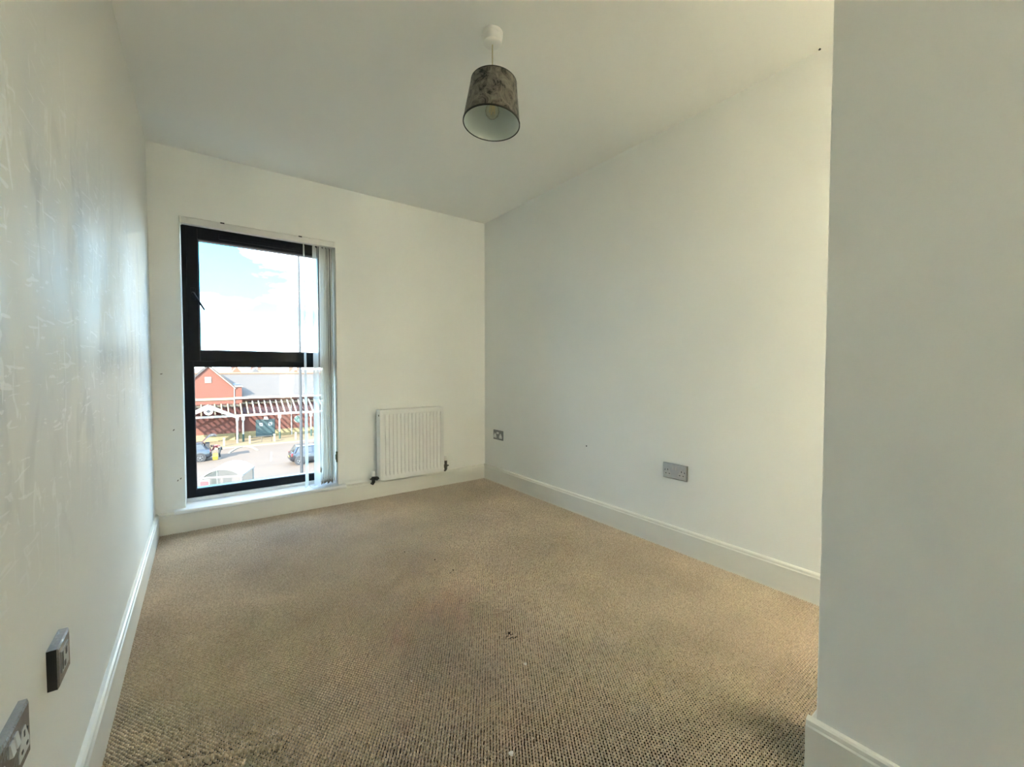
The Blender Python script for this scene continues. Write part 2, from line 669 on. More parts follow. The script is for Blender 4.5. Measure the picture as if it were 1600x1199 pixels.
# window board with a rounded nose and horns either side of the opening
sill = MB()
nose = [(D - 0.052, 0.137), (D - 0.052, 0.149), (D - 0.047, 0.155), (FY, 0.155), (FY, 0.130), (D - 0.047, 0.130)]
sill.prism(nose[:3] + [(D, 0.155), (D, 0.130)] + nose[5:], 'x', 0.092, 1.118)
sill.prism([(D - 0.001, 0.155), (FY + 0.01, 0.155), (FY + 0.01, 0.130), (D - 0.001, 0.130)], 'x', WX0, WX1)
struct(sill.build('trim_1', M_SILL, bevel=0.0015), 'white glossy window board with rounded nose', 'window sill')

# ------------------------------------------------------------------ window
win = thing('window_1', ((WX0 + WX1) / 2, FY + 0.035, 0.155), 'tall black framed window over the car park', 'window', kind='structure')
FB = FY + 0.07


def rect_frame(x0, x1, z0, z1, wl, wr, wb, wt, y0, y1):
    m = MB()
    m.box(x0, x0 + wl, y0, y1, z0, z1)
    m.box(x1 - wr, x1, y0, y1, z0, z1)
    m.box(x0 + wl, x1 - wr, y0, y1, z0, z0 + wb)
    m.box(x0 + wl, x1 - wr, y0, y1, z1 - wt, z1)
    return m


fx0, fx1 = 0.1505, 1.069
rect_frame(fx0, fx1, 0.176, 1.989, 0.050, 0.050, 0.050, 0.050, FY, FB).build('frame', M_FRAME, win, bevel=0.002)
B(fx0 + 0.05, fx1 - 0.05, FY, FB, 1.054, 1.112).build('transom', M_FRAME, win, bevel=0.002)
sash = rect_frame(0.178, 1.041, 1.088, 1.966, 0.060, 0.060, 0.069, 0.069, FY - 0.014, FY + 0.05).build('opening_sash', M_FRAME, win, bevel=0.003)
rect_frame(0.236, 0.983, 1.155, 1.899, 0.009, 0.009, 0.009, 0.009, FY - 0.006, FY + 0.045).build('glazing_bead', M_GASKET, sash)
rect_frame(0.1985, 1.021, 0.224, 1.056, 0.008, 0.008, 0.010, 0.008, FY + 0.004, FB - 0.01).build('glazing_bead', M_GASKET, win)
B(0.240, 0.979, FY + 0.022, FY + 0.028, 1.159, 1.895).build('pane', M_GLASS, sash)
B(0.202, 1.017, FY + 0.036, FY + 0.042, 0.228, 1.052).build('pane', M_GLASS, win)
# trickle vent along the head of the sash
tv = MB()
tv.box(0.355, 0.845, FY - 0.028, FY - 0.013, 1.912, 1.946)
tv.box(0.370, 0.830, FY - 0.032, FY - 0.028, 1.918, 1.928)
tv.build('trickle_vent', M_FRAME, win, bevel=0.003)
hd = MB()
hd.box(0.196, 0.222, FY - 0.024, FY - 0.013, 1.49, 1.57)
hd.build('handle_base', M_FRAME, win, bevel=0.004)
MB().tube([(0.209, FY - 0.020, 1.535), (0.209, FY - 0.050, 1.530), (0.222, FY - 0.060, 1.508), (0.268, FY - 0.062, 1.424)],
          [0.009, 0.008, 0.0075, 0.005], 10).build('handle', M_FRAME, win, smooth=True)
# pale bead between frame and window board
B(WX0 + 0.001, WX1 - 0.001, FY - 0.016, FY + 0.07, 0.154, 0.177).build('bottom_bead', M_SILL, win, bevel=0.003)
# faint etched sticker on the upper pane
M_STICK = sheer_material('faint_blue_sticker', (0.50, 0.62, 0.72), 0.72)
sy = FY + 0.0215
st = MB()


def flat(m, pts, y=sy):
    pts = [(a, b) for a, b in pts]
    m.prism(pts, 'y', y - 0.0004, y)


def pxw(x, y):
    """pixel on the photograph -> (x, z) on the pane plane"""
    d = _f + _r2 * ((x - 800.0) / F_PX) + _u2 * ((599.5 - y) / F_PX)
    t = (sy - CAM.y) / d.y
    return (CAM.x + d.x * t, CAM.z + d.z * t)


for poly in ([(384.5, 516), (385.5, 517), (382, 522), (384.5, 526.5), (383.5, 527), (380.5, 522)],
             [(393, 515), (396, 516), (399, 519.5), (399.5, 522), (398, 522), (396.5, 518.5), (393.5, 516.8)],
             [(392, 528), (408, 529.5), (408, 530.8), (392, 529)],
             [(416.5, 516), (429.5, 516), (429.5, 518), (416.5, 517.2)],
             [(417.5, 518), (419.5, 518), (420.5, 524.5), (418.5, 525)],
             [(424, 518), (429.5, 518), (429.5, 525), (426, 525), (424.2, 528), (423, 527)],
             [(425, 529), (430, 529), (430, 531), (425, 531)],
             [(409, 516), (411, 516), (410, 519), (408.5, 519)]):
    flat(st, [pxw(*q) for q in poly])
st.build('sticker', M_STICK, win)

# ------------------------------------------------------------------ vertical blind, drawn to the right
BY = D + 0.030
bl = thing('vertical_blind', (0.61, BY, 0.16), 'sheer white vertical blind drawn to one side of the window', 'blind')
rail = MB()
rail.prism([(D - 0.004, 1.950), (D + 0.046, 1.950), (D + 0.046, 1.984), (D + 0.040, 1.989), (D + 0.002, 1.989), (D - 0.004, 1.984)], 'x', 0.152, 1.066)
rail.prism([(D - 0.006, 1.947), (D - 0.003, 1.947), (D - 0.003, 1.960), (D - 0.006, 1.960)], 'x', 0.153, 1.065)
hr = rail.build('headrail', M_ALU, bl)
for x in (0.152, 1.060):
    B(x, x + 0.007, D - 0.008, D + 0.048, 1.946, 1.9895).build('end_cap', M_WPLASTIC, hr)
for x in (0.36, 0.82):
    B(x, x + 0.022, D - 0.0065, D + 0.01, 1.982, 1.9898).build('rail_clip', M_BLACK, hr)


def vane(x, ang0, ang1, z0, z1, m, wdt=0.085, curl=0.004, flare=0.0):
    """one fabric vane: a thin slightly bowed strip, turned ang0 at the bottom and ang1 at the top"""
    mb = MB()
    NZ, NW, th = 14, 6, 0.0006
    fr, bk = [], []
    for i in range(NZ + 1):
        u = i / NZ
        z = z0 + (z1 - z0) * u
        a = math.radians(ang0 + (ang1 - ang0) * u)
        d = Vector((math.sin(a), math.cos(a), 0))
        nn = Vector((math.cos(a), -math.sin(a), 0))
        low = max(0.0, 1 - u * 6)
        for k in range(NW + 1):
            s = (k / NW - 0.5)
            c = Vector((x, BY, z)) + d * s * wdt + nn * (curl * (1 - 4 * s * s) + flare * low * (s + 0.5) ** 2)
            fr.append(c + nn * th)
            bk.append(c - nn * th)
    n = NW + 1
    fs = []
    off = len(fr)
    for i in range(NZ):
        for k in range(NW):
            a = i * n + k
            fs.append((a, a + 1, a + 1 + n, a + n))
            fs.append((off + a + n, off + a + 1 + n, off + a + 1, off + a))
    for i in range(NZ):
        for k in (0, NW):
            a = i * n + k
            fs.append((a, a + n, off + a + n, off + a))
    for k in range(NW):
        for a in (k, NZ * n + k):
            fs.append((a, a + 1, off + a + 1, off + a))
    mb.add(fr + bk, fs)
    o = mb.build('vane', m, bl, smooth=True)
    tp = Vector((x, BY, z1))
    MB().tube([tp, tp + Vector((0, 0, 0.014))], 0.003, 6).build('vane_hook', M_WPLASTIC, o)
    return o


vane(0.858, 25, 16, 0.166, 1.938, M_VANE_LOOSE, curl=0.003)
vane(0.930, 42, 30, 0.168, 1.938, M_VANE_LOOSE, curl=0.004, flare=0.004)
for i, (x, a0, a1) in enumerate(((0.964, 24, 17), (0.977, 20, 26), (0.990, 27, 15), (1.002, 16, 22), (1.014, 24, 14), (1.026, 14, 20), (1.037, 20, 12), (1.048, 12, 17))):
    vane(x, a0, a1, 0.172 + 0.004 * (i % 3), 1.938, M_VANE, curl=0.003 + 0.001 * (i % 2), flare=0.006 * ((i % 3) - 1))
# loose bottom chain trailing on the window board
MB().tube([(0.862, D + 0.00, 0.200), (0.872, D - 0.01, 0.172), (0.892, D - 0.022, 0.160), (0.915, D - 0.018, 0.159), (0.935, D - 0.005, 0.172)], 0.0016, 6).build('bottom_chain', M_WPLASTIC, bl)
MB().tube([(0.942, D - 0.012, 1.945), (0.943, D - 0.013, 1.0), (0.944, D - 0.012, 0.30)], 0.0016, 6).build('pull_cord', M_WPLASTIC, bl)
MB().lathe([(0.001, 0), (0.007, 0.004), (0.008, 0.03), (0.003, 0.042), (0.001, 0.044)], (0.944, D - 0.012, 0.265), 12).build('cord_weight', M_WPLASTIC, bl, smooth=True)
cl = MB()
cl.box(1.060, 1.0705, D + 0.004, D + 0.030, 0.325, 0.405)
cl.box(1.054, 1.060, D + 0.008, D + 0.020, 0.345, 0.385)
tag(cl.build('cord_cleat', mat('grey_green_plastic', (0.16, 0.18, 0.12), 0.5), bevel=0.002), 'small grey green cord cleat fixed in the window reveal', 'cord cleat')

# ------------------------------------------------------------------ pendant lamp
PX, PY = 1.221, 1.457
pend = thing('pendant_lamp', (PX, PY, 2.0), 'pendant lamp with grey crushed velvet shade on the ceiling', 'pendant lamp')
MB().lathe([(0.001, 0), (0.030, 0.001), (0.037, 0.006), (0.039, 0.020), (0.040, 0.026), (0.0405, 0.030), (0.0425, 0.032), (0.0425, 0.0465)],
           (PX, PY, H - 0.046), 40).build('ceiling_rose', M_WPLASTIC, pend, smooth=True)
tilt = Vector((-0.0818, -0.0167, -1.0)).normalized()
top = Vector((PX + 0.0045, PY - 0.0035, 2.2009))
SH, RB, RT = 0.170, 0.1157, 0.0933
MB().tube([(PX, PY, H - 0.044), (PX, PY, 2.26), Vector((PX, PY, 2.2009)) + tilt * 0.02], 0.0026, 8).build('cable', M_CABLE, pend)
shp = [(RT, 0), (RB, SH), (RB - 0.002, SH), (RT - 0.002, 0)]
sh = MB()
sh.lathe(shp, top, 64, axis=tilt, closed=True)
shade = sh.build('shade', velvet_material(), pend, smooth=True)
MB().lathe([(RT - 0.0022, 0.001), (RB - 0.0022, SH - 0.001), (RB - 0.0032, SH - 0.001), (RT - 0.0032, 0.001)], top, 64, axis=tilt, closed=True).build('lining', mat('pale_mint_lining', (0.66, 0.71, 0.66), 0.6), shade, smooth=True)
M_RIM = mat('dark_rim', (0.015, 0.017, 0.015), 0.6)
MB().lathe([(RB + 0.0008, SH - 0.004), (RB + 0.0008, SH + 0.001), (RB - 0.0034, SH + 0.001), (RB - 0.0034, SH - 0.001)], top, 64, axis=tilt, closed=True).build('bottom_rim', M_RIM, shade)
MB().lathe([(RT + 0.0008, 0.003), (RT + 0.0008, -0.001), (RT - 0.003, -0.001), (RT - 0.003, 0.001)], top, 64, axis=tilt, closed=True).build('top_rim', M_RIM, shade)
# spider ring that carries the shade, lamp holder and clear bulb
sp = MB()
_a = Vector((1, 0, 0)) - tilt * tilt.x
_a.normalize()
_b = tilt.cross(_a)
cc = top + tilt * 0.012
for k in range(3):
    an = 2 * math.pi * k / 3 + 0.4
    sp.tube([cc + (_a * math.cos(an) + _b * math.sin(an)) * 0.02, top + (_a * math.cos(an) + _b * math.sin(an)) * (RT - 0.002)], 0.0015, 6)
sp.lathe([(0.018, -0.002), (0.023, -0.002), (0.023, 0.002), (0.018, 0.002)], cc, 24, axis=tilt, closed=True)
sp.build('spider', M_WPLASTIC, shade)
MB().lathe([(0.001, -0.002), (0.012, 0.0), (0.019, 0.008), (0.020, 0.040), (0.018, 0.058), (0.001, 0.058)], top + tilt * 0.004, 24, axis=tilt).build('lamp_holder', M_WPLASTIC, pend, smooth=True)
bulb = MB().lathe([(0.012, 0), (0.013, 0.012), (0.019, 0.026), (0.0265, 0.045), (0.0285, 0.058), (0.025, 0.072), (0.015, 0.083), (0.001, 0.087)], top + tilt * 0.060, 28, axis=tilt).build('bulb', glass_material('bulb_glass', (0.93, 0.90, 0.80), 0.25), pend, smooth=True)
fl = MB()
for k in range(4):
    an = math.pi / 2 * k + 0.3
    r1 = (_a * math.cos(an) + _b * math.sin(an))
    fl.tube([top + tilt * 0.070 + r1 * 0.006, top + tilt * 0.125 + r1 * 0.011], 0.0016, 6)
fl.build('filament', mat('yellow_filament', (0.75, 0.60, 0.28), 0.5), bulb)
MB().lathe([(0.013, -0.004), (0.0135, 0.012), (0.010, 0.014)], top + tilt * 0.058, 20, axis=tilt).build('bulb_cap', mat('bulb_cap_metal', (0.6, 0.58, 0.5), 0.3, 1.0), bulb, smooth=True)

# ------------------------------------------------------------------ radiator
RX0, RX1, RZ0, RZ1 = 1.358, 1.910, 0.160, 0.716
RY0, RY1 = D - 0.115, D - 0.030
rad = thing('radiator', ((RX0 + RX1) / 2, D - 0.07, RZ0), 'white ribbed panel radiator fixed under the wall beside the window', 'radiator')


def rib_panel(y, face, x0, x1, z0, z1, nrib):
    """pressed panel with vertical channels; face -1 looks into the room"""
    m = MB()
    xs, prof = [x0, x0 + 0.006], [0.0, 0.0]
    a, b = x0 + 0.020, x1 - 0.020
    p = (b - a) / nrib
    for i in range(nrib):
        for u, d in ((0.06, 0.0), (0.16, 1.0), (0.64, 1.0), (0.74, 0.0)):
            xs.append(a + p * (i + u))
            prof.append(d)
    xs += [x1 - 0.006, x1]
    prof += [0, 0]
    zs = [(z0, 0), (z0 + 0.034, 0), (z0 + 0.052, 1), (z1 - 0.048, 1), (z1 - 0.030, 0), (z1, 0)]
    vs, fs = [], []
    for z, k in zs:
        for x, d in zip(xs, prof):
            vs.append((x, y - face * 0.0125 * d * k, z))
    n = len(xs)
    for i in range(len(zs) - 1):
        for j in range(n - 1):
            fs.append((i * n + j, i * n + j + 1, (i + 1) * n + j + 1, (i + 1) * n + j))
    m.add(vs, fs)
    return m


fp = rib_panel(RY0, -1, RX0 + 0.001, RX1 - 0.001, RZ0, RZ1 - 0.004, 16)
fo = fp.build('front_panel', M_RAD, rad, smooth=True)
B(RX0 + 0.003, RX1 - 0.003, RY0 + 0.0135, RY0 + 0.022, RZ0 + 0.002, RZ1 - 0.02).build('front_back_plate', M_RAD, rad)
B(RX0 + 0.003, RX1 - 0.003, RY1 - 0.012, RY1, RZ0 + 0.002, RZ1 - 0.02).build('rear_panel', M_RAD, rad, bevel=0.003)
for x in (RX0, RX1 - 0.003):
    s_ = B(x, x + 0.003, RY0 + 0.002, RY1, RZ0 + 0.012, RZ1 - 0.001).build('side_panel', M_RAD, rad)
    MB().lathe([(0.001, 0), (0.0085, 0), (0.0085, 0.003), (0.001, 0.003)], (RX0 - 0.001 if x == RX0 else RX1 - 0.001, RY0 + 0.030, RZ1 - 0.045), 16, axis=(1, 0, 0)).build('vent_plug', M_BLACK, s_)
gr = MB()
gr.box(RX0 + 0.004, RX1 - 0.004, RY0 + 0.004, RY0 + 0.012, RZ1 - 0.004, RZ1)
gr.box(RX0 + 0.004, RX1 - 0.004, RY1 - 0.010, RY1, RZ1 - 0.004, RZ1)
for k in range(28):
    x = RX0 + 0.010 + k * (RX1 - RX0 - 0.024) / 27
    gr.box(x, x + 0.004, RY0 + 0.012, RY1 - 0.010, RZ1 - 0.004, RZ1)
gr.build('top_grille', M_RAD, rad)
fin = MB()
for k in range(34):
    x = RX0 + 0.015 + k * (RX1 - RX0 - 0.03) / 33
    fin.box(x, x + 0.0012, RY0 + 0.022, RY1 - 0.012, RZ0 + 0.06, RZ1 - 0.05)
fin.build('convector_fins', M_RAD, rad)
for x in (RX0 + 0.09, RX1 - 0.12):
    B(x, x + 0.03, RY1 - 0.002, D, RZ0 + 0.05, RZ1 - 0.06).build('wall_bracket', M_RAD, rad)


def valve(x, side, cap_z0, cap_z1, zb):
    """radiator valve with white cap; side -1 left of the radiator, +1 right"""
    y = D - 0.068
    v = MB()
    v.lathe([(0.001, 0), (0.011, 0.0), (0.013, 0.006), (0.013, 0.024), (0.016, 0.026), (0.016, 0.042), (0.012, 0.046), (0.012, cap_z0 - zb)], (x, y, zb), 16)
    v.tube([(x, y, zb + 0.033), (x - side * 0.045, y, zb + 0.033)], 0.010, 12)
    v.lathe([(0.016, -0.007), (0.0165, -0.003), (0.0165, 0.007), (0.016, 0.010)], (x - side * 0.024, y, zb + 0.033), 6, axis=(1, 0, 0))
    v.tube([(x + side * 0.006, y, zb + 0.034), (x + side * 0.026, y - 0.004, zb + 0.034)], 0.006, 8)
    o = v.build('valve', M_VALVE, rad, smooth=True)
    MB().lathe([(0.012, 0), (0.0145, 0.003), (0.0145, cap_z1 - cap_z0 - 0.006), (0.011, cap_z1 - cap_z0), (0.001, cap_z1 - cap_z0)], (x, y, cap_z0), 20).build('valve_cap', M_WPLASTIC, o, smooth=True)
    MB().tube([(x, y, zb + 0.006), (x, y, zb - 0.004), (x, y + 0.012, zb - 0.012), (x, D - 0.019, zb - 0.013)], 0.0075, 10).build('pipe', M_VALVE, o, smooth=True)


valve(1.316, -1, 0.193, 0.233, 0.140)
valve(1.951, 1, 0.238, 0.280, 0.158)


# ------------------------------------------------------------------ sockets
def plate(mb, u0, u1, z0, z1, th, ch=0.004):
    """bevelled plate in local axes: u along the wall, w out of the wall, z up"""
    r0 = [(u0, 0, z0), (u1, 0, z0), (u1, 0, z1), (u0, 0, z1)]
    r1 = [(a, th - ch * 0.6, b) for a, _, b in r0]
    r2 = [(u0 + ch, th, z0 + ch), (u1 - ch, th, z0 + ch), (u1 - ch, th, z1 - ch), (u0 + ch, th, z1 - ch)]
    mb.loft([r0, r1, r2])
    return mb


def double_socket(name, loc, rz, face, insert, label, th=0.010, wid=0.148):
    """local x along the wall, local y out of the wall"""
    t = thing(name, loc, label, 'socket', 'wall sockets', rz, local=True)
    h = 0.0860
    plate(MB(), -wid / 2, wid / 2, 0, h, th).build('face_plate', face, t)
    B(-wid / 2 + 0.004, wid / 2 - 0.004, -0.001, 0.0015, 0.004, h - 0.004).build('gasket', M_BLACK, t)
    for s in (-1, 1):
        c = s * 0.043
        ins = MB()
        ins.prism([(c - 0.022, 0.016), (c + 0.022, 0.016), (c + 0.022, 0.030), (c + 0.010, 0.052), (c + 0.008, 0.058), (c - 0.008, 0.058), (c - 0.010, 0.052), (c - 0.022, 0.030)], 'y', th - 0.001, th + 0.0008)
        io = ins.build('socket_insert', insert, t)
        for (hx, hz, hw, hh) in ((c, 0.049, 0.0022, 0.0045), (c - 0.011, 0.027, 0.0035, 0.0022), (c + 0.011, 0.027, 0.0035, 0.0022)):
            B(hx - hw, hx + hw, th, th + 0.0014, hz - hh, hz + hh).build('pin_hole', M_BLACK, io)
        sw = MB()
        sw.prism([(th - 0.001, 0.052), (th + 0.004, 0.053), (th + 0.0015, 0.072), (th - 0.001, 0.072)], 'x', s * 0.0095 - 0.0065, s * 0.0095 + 0.0065)
        sw.build('rocker_switch', insert, t)
        MB().lathe([(0.001, 0), (0.0032, 0), (0.0028, 0.0008), (0.001, 0.0008)], (s * 0.0605, th - 0.0002, 0.046), 12, axis=(0, 1, 0)).build('screw', M_BLACK, t)
    return t


# right wall: local +y must point to -x
double_socket('double_socket', (W, 1.353, 0.411), math.pi / 2, M_STEEL, M_INSERT, 'brushed steel double socket with grey inserts, midway along the plain white wall')
double_socket('double_socket', (W, 3.121, 0.398), math.pi / 2, M_PEWTER, M_WINSERT, 'dark pewter double socket with white inserts, in the corner near the radiator')
# left wall: local +y must point to +x
double_socket('double_socket', (0.0, 0.915, 0.418), -math.pi / 2, M_CHROME, M_WINSERT, 'chrome double socket with white inserts low on the scuffed wall', th=0.012)
tvp = thing('aerial_socket', (0.0, 1.179, 0.4235), 'single chrome aerial socket plate on the scuffed wall', 'socket', 'wall sockets', -math.pi / 2, local=True)
plate(MB(), -0.0425, 0.0425, 0, 0.0785, 0.016).build('face_plate', M_CHROME, tvp)
for s in (-1, 1):
    B(s * 0.0425 - 0.0006, s * 0.0425 + 0.0006, 0, 0.0135, 0.001, 0.0775).build('plate_edge', M_BLACK, tvp)
ins = B(-0.024, 0.024, 0.0155, 0.0172, 0.020, 0.062).build('socket_insert', M_INSERT, tvp)
for hx, hz, hw, hh in ((0.019, 0.043, 0.0025, 0.017), (-0.006, 0.050, 0.0045, 0.006), (0.004, 0.030, 0.004, 0.005)):
    B(hx - hw, hx + hw, 0.0170, 0.0180, hz - hh, hz + hh).build('port', M_BLACK, ins)

# nails and small marks
for loc, axis, lab in (((W, 2.037, 0.500), (-1, 0, 0), 'small dark nail in the plain white wall above the skirting'),
                       ((2.386, 0.695, H), (0, 0, -1), 'small dark screw head in the ceiling beside the plain wall')):
    tag(MB().lathe([(0.0022, -0.002), (0.0022, 0.0035), (0.0050, 0.0035), (0.0045, 0.0055), (0.001, 0.006)], loc, 10, axis=axis).build('nail', M_BLACK, smooth=True), lab, 'nail')
M_SCUFF = mat('dark_scuff', (0.10, 0.085, 0.07), 0.8)
for x, z, a in ((0.045, 1.005, 0.3), (0.098, 0.655, 0.9), (0.112, 0.335, 1.1), (0.127, 0.345, 1.0)):
    dx, dz = math.cos(a) * 0.008, math.sin(a) * 0.008
    MB().prism([(x - dx, z - dz), (x + 0.002, z - 0.003), (x + dx, z + dz), (x - 0.003, z + 0.002)], 'y', D - 0.0006, D + 0.001).build('scuff_mark', M_SCUFF, wall_far)

# ------------------------------------------------------------------ carpet: loop pile, too many loops to count
PXC, PYC = 0.0104, 0.0078
xs = np.arange(0.004, W, PXC)
ys = np.arange(-0.25, D - 0.004, PYC)
gx, gy = np.meshgrid(xs, ys)
gx = gx + (np.arange(len(ys)) % 2)[:, None] * PXC * 0.5
gx, gy = gx.ravel(), gy.ravel()
keep = (gx < W - 0.004) & ~((gx > NX - 0.010) & (gx < NX + T + 0.01) & (gy < NY + 0.010))
gx, gy = gx[keep], gy[keep]
# a small worn patch where loops are missing
worn = (((gx - 1.194) / 0.030) ** 2 + ((gy - 1.284) / 0.022) ** 2 < 1) & (np.random.RandomState(5).rand(len(gx)) < 0.30)
gx, gy = gx[~worn], gy[~worn]
rs = np.random.RandomState(3)
nL = len(gx)
# the pile lies in slow ripples, as in the photograph
ph = np.sin(gx * 9.0 + 2.0 * np.sin(gy * 4.0)) * 0.0012
gx = gx + rs.uniform(-0.0006, 0.0006, nL)
gy = gy + rs.uniform(-0.0005, 0.0005, nL) + ph
hh = 0.0080 + rs.uniform(-0.0012, 0.0012, nL) + 0.0012 * np.sin(gx * 3.1 + 1.3) * np.sin(gy * 2.3)
# a crease in the carpet near the scuffed wall
for (ax_, ay_), (bx_, by_) in (((0.10, 1.40), (0.246, 1.337)), ((0.246, 1.337), (0.40, 1.270))):
    tt = np.clip(((gx - ax_) * (bx_ - ax_) + (gy - ay_) * (by_ - ay_)) / ((bx_ - ax_) ** 2 + (by_ - ay_) ** 2), 0, 1)
    dd_ = np.hypot(gx - ax_ - tt * (bx_ - ax_), gy - ay_ - tt * (by_ - ay_))
    hh = hh + 0.006 * np.exp(-(dd_ / 0.010) ** 2) - 0.004 * np.exp(-((dd_ - 0.016) / 0.006) ** 2)
sc = 1.0 + rs.uniform(-0.10, 0.12, nL)
ro = rs.uniform(-0.25, 0.25, nL)
V = np.zeros((nL, 9, 3))
for k in range(4):
    an = ro + k * math.pi / 2
    V[:, k, 0] = gx + np.cos(an) * 0.0044 * sc
    V[:, k, 1] = gy + np.sin(an) * 0.0035 * sc
    V[:, k, 2] = -0.0005
    V[:, 4 + k, 0] = gx + np.cos(an) * 0.0042 * sc
    V[:, 4 + k, 1] = gy + np.sin(an) * 0.0034 * sc
    V[:, 4 + k, 2] = hh * 0.66
V[:, 8, 0], V[:, 8, 1], V[:, 8, 2] = gx, gy, hh
quads = np.array([[0, 1, 5, 4], [1, 2, 6, 5], [2, 3, 7, 6], [3, 0, 4, 7]])
tris = np.array([[4, 5, 8], [5, 6, 8], [6, 7, 8], [7, 4, 8]])
base = (np.arange(nL) * 9)[:, None]
loops = np.concatenate([np.concatenate([(base + q) for q in quads], 1), np.concatenate([(base + t) for t in tris], 1)], 1).ravel()
sizes = np.tile(np.array([4, 4, 4, 4, 3, 3, 3, 3]), nL)
starts = np.concatenate([[0], np.cumsum(sizes)[:-1]])
me = bpy.data.meshes.new('carpet')
me.vertices.add(nL * 9)
me.vertices.foreach_set('co', V.reshape(-1).astype(np.float32))
me.loops.add(len(loops))
me.loops.foreach_set('vertex_index', loops.astype(np.int32))
me.polygons.add(len(sizes))
me.polygons.foreach_set('loop_start', starts.astype(np.int32))
me.polygons.foreach_set('loop_total', sizes.astype(np.int32))
me.update(calc_edges=True)
me.polygons.foreach_set('use_smooth', np.ones(len(sizes), dtype=bool))
me.materials.append(M_CARPET)
carpet = bpy.data.objects.new('carpet', me)
col.objects.link(carpet)
tag(carpet, 'worn beige brown loop pile carpet covering the floor', 'carpet', kind='stuff')

M_SCRAP = mat('paper_white', (0.82, 0.80, 0.76), 0.7)
M_CRUMB = mat('dark_crumb', (0.03, 0.025, 0.02), 0.9)


def scrap(x, y, s, label, m, nm, cat, grp=None):
    pts = [(x + math.cos(a) * s * k, y + math.sin(a) * s * k) for a, k in ((0.2, 1.0), (1.3, 0.7), (2.4, 1.1), (3.6, 0.8), (4.6, 1.05), (5.6, 0.75))]
    o = MB().prism(pts, 'z', 0.0045, 0.0045 + s * 0.8).build(nm, m, bevel=s * 0.15)
    tag(o, label, cat, grp)


G_SC = 'white scraps on the carpet'
scrap(0.782, 1.283, 0.0042, 'tiny white crumb on the carpet amid dark weave, smallest of the scraps', M_SCRAP, 'paper_scrap', 'scrap', G_SC)
scrap(1.132, 1.122, 0.0062, 'tiny white rounded chip on the carpet, towards the plain wall', M_SCRAP, 'paper_scrap', 'scrap', G_SC)
scrap(0.890, 0.876, 0.0072, 'tiny white torn paper scrap on the carpet, largest of the scraps', M_SCRAP, 'paper_scrap', 'scrap', G_SC)
for x, y, sz, lab in ((1.238, 2.044, 0.0050, 'lone dark crumb trodden into the carpet out from the radiator'), (1.260, 1.880, 0.0050, 'larger of two dark crumbs lying together on the carpet'),
                      (1.236, 1.860, 0.0042, 'smaller of two dark crumbs lying together on the carpet'), (1.143, 2.233, 0.0042, 'faint dark crumb on the carpet between window board and lone crumb')):
    scrap(x, y, sz, lab, M_CRUMB, 'dirt_crumb', 'crumb', 'dark crumbs on the carpet')

# ------------------------------------------------------------------ added uplighter, out of view in the rear half, as fill light
UX, UY, UZ = 0.45, -1.8, 1.35
ul = thing('fill_uplighter', (UX, UY, 0), 'added white uplighter, unseen behind the camera, giving fill light', 'fill light')
MB().lathe([(0.001, 0), (0.14, 0), (0.14, 0.015), (0.03, 0.03), (0.001, 0.03)], (UX, UY, 0), 32).build('base', M_WPLASTIC, ul, smooth=True)
MB().tube([(UX, UY, 0.02), (UX, UY, UZ + 0.01)], 0.012, 10).build('pole', M_WPLASTIC, ul, smooth=True)
MB().lathe([(0.02, 0), (0.06, 0.012), (0.125, 0.05), (0.16, 0.10), (0.155, 0.10), (0.12, 0.055), (0.001, 0.03)], (UX, UY, UZ), 40).build('bowl', M_WPLASTIC, ul, smooth=True)
MB().lathe([(0.001, 0), (0.140, 0), (0.140, 0.006), (0.001, 0.006)], (UX, UY, UZ + 0.085), 40).build('light_disc', emit_material('fill_light_emitter', (1.0, 0.93, 0.81), FILL_LAMP), ul)

# ================================================================== outside
FAC = 53.0                               # shop front
M_TARMAC = mat('sunlit_tarmac', (0.052, 0.035, 0.022), 0.9, var=0.12, vscale=0.8, bump=0.1, bscale=20)
M_PAVE = mat('buff_paving', (0.078, 0.056, 0.025), 0.9, var=0.10, vscale=2.5)
M_KERB = mat('pale_kerb', (0.14, 0.12, 0.085), 0.9)
M_LINE = mat('road_paint', (0.2, 0.19, 0.16), 0.8)
M_BRICK = brick_material('red_brick', (0.083, 0.022, 0.0115), (0.072, 0.0185, 0.0095), (0.083, 0.033, 0.019))
M_YBRICK = brick_material('buff_brick', (0.17, 0.125, 0.052), (0.155, 0.112, 0.046), (0.17, 0.13, 0.064))
M_SLATE = mat('grey_slates', (0.037, 0.028, 0.020), 0.8, var=0.3, vscale=1.4, stretch=(1, 3.0, 3.0), detail=8)
M_RIDGE = mat('orange_ridge_tile', (0.10, 0.050, 0.028), 0.8, var=0.1, vscale=3)
M_EWHITE = mat('white_paint_outside', (0.30, 0.28, 0.24), 0.5)
M_ECREAM = mat('cream_paint_outside', (0.16, 0.135, 0.075), 0.6)
M_LEAD = mat('lead_grey_roof', (0.035, 0.04, 0.05), 0.6)
M_DOOR = mat('teal_green_door', (0.022, 0.043, 0.042), 0.45, var=0.06, vscale=2)
M_EGREEN = mat('dark_green_paint', (0.012, 0.03, 0.022), 0.5)
M_CGLASS = glass_material('canopy_glass', (0.80, 0.80, 0.84), 0.01, 0.04)

struct(B(-70, 90, 6, 140, G - 0.2, G).build('ground', M_TARMAC), 'sunlit tarmac car park seen through the window', 'car park')
pv = MB()
pv.box(-30, 40, 47.3, FAC + 6, G, G + 0.012)
pv_o = struct(pv.build('pavement', M_PAVE), 'buff paved strip along the shop front', 'pavement')
kb = B(-30, 40, 47.12, 47.3, G - 0.01, G + 0.06).build('kerb', M_KERB, pv_o)
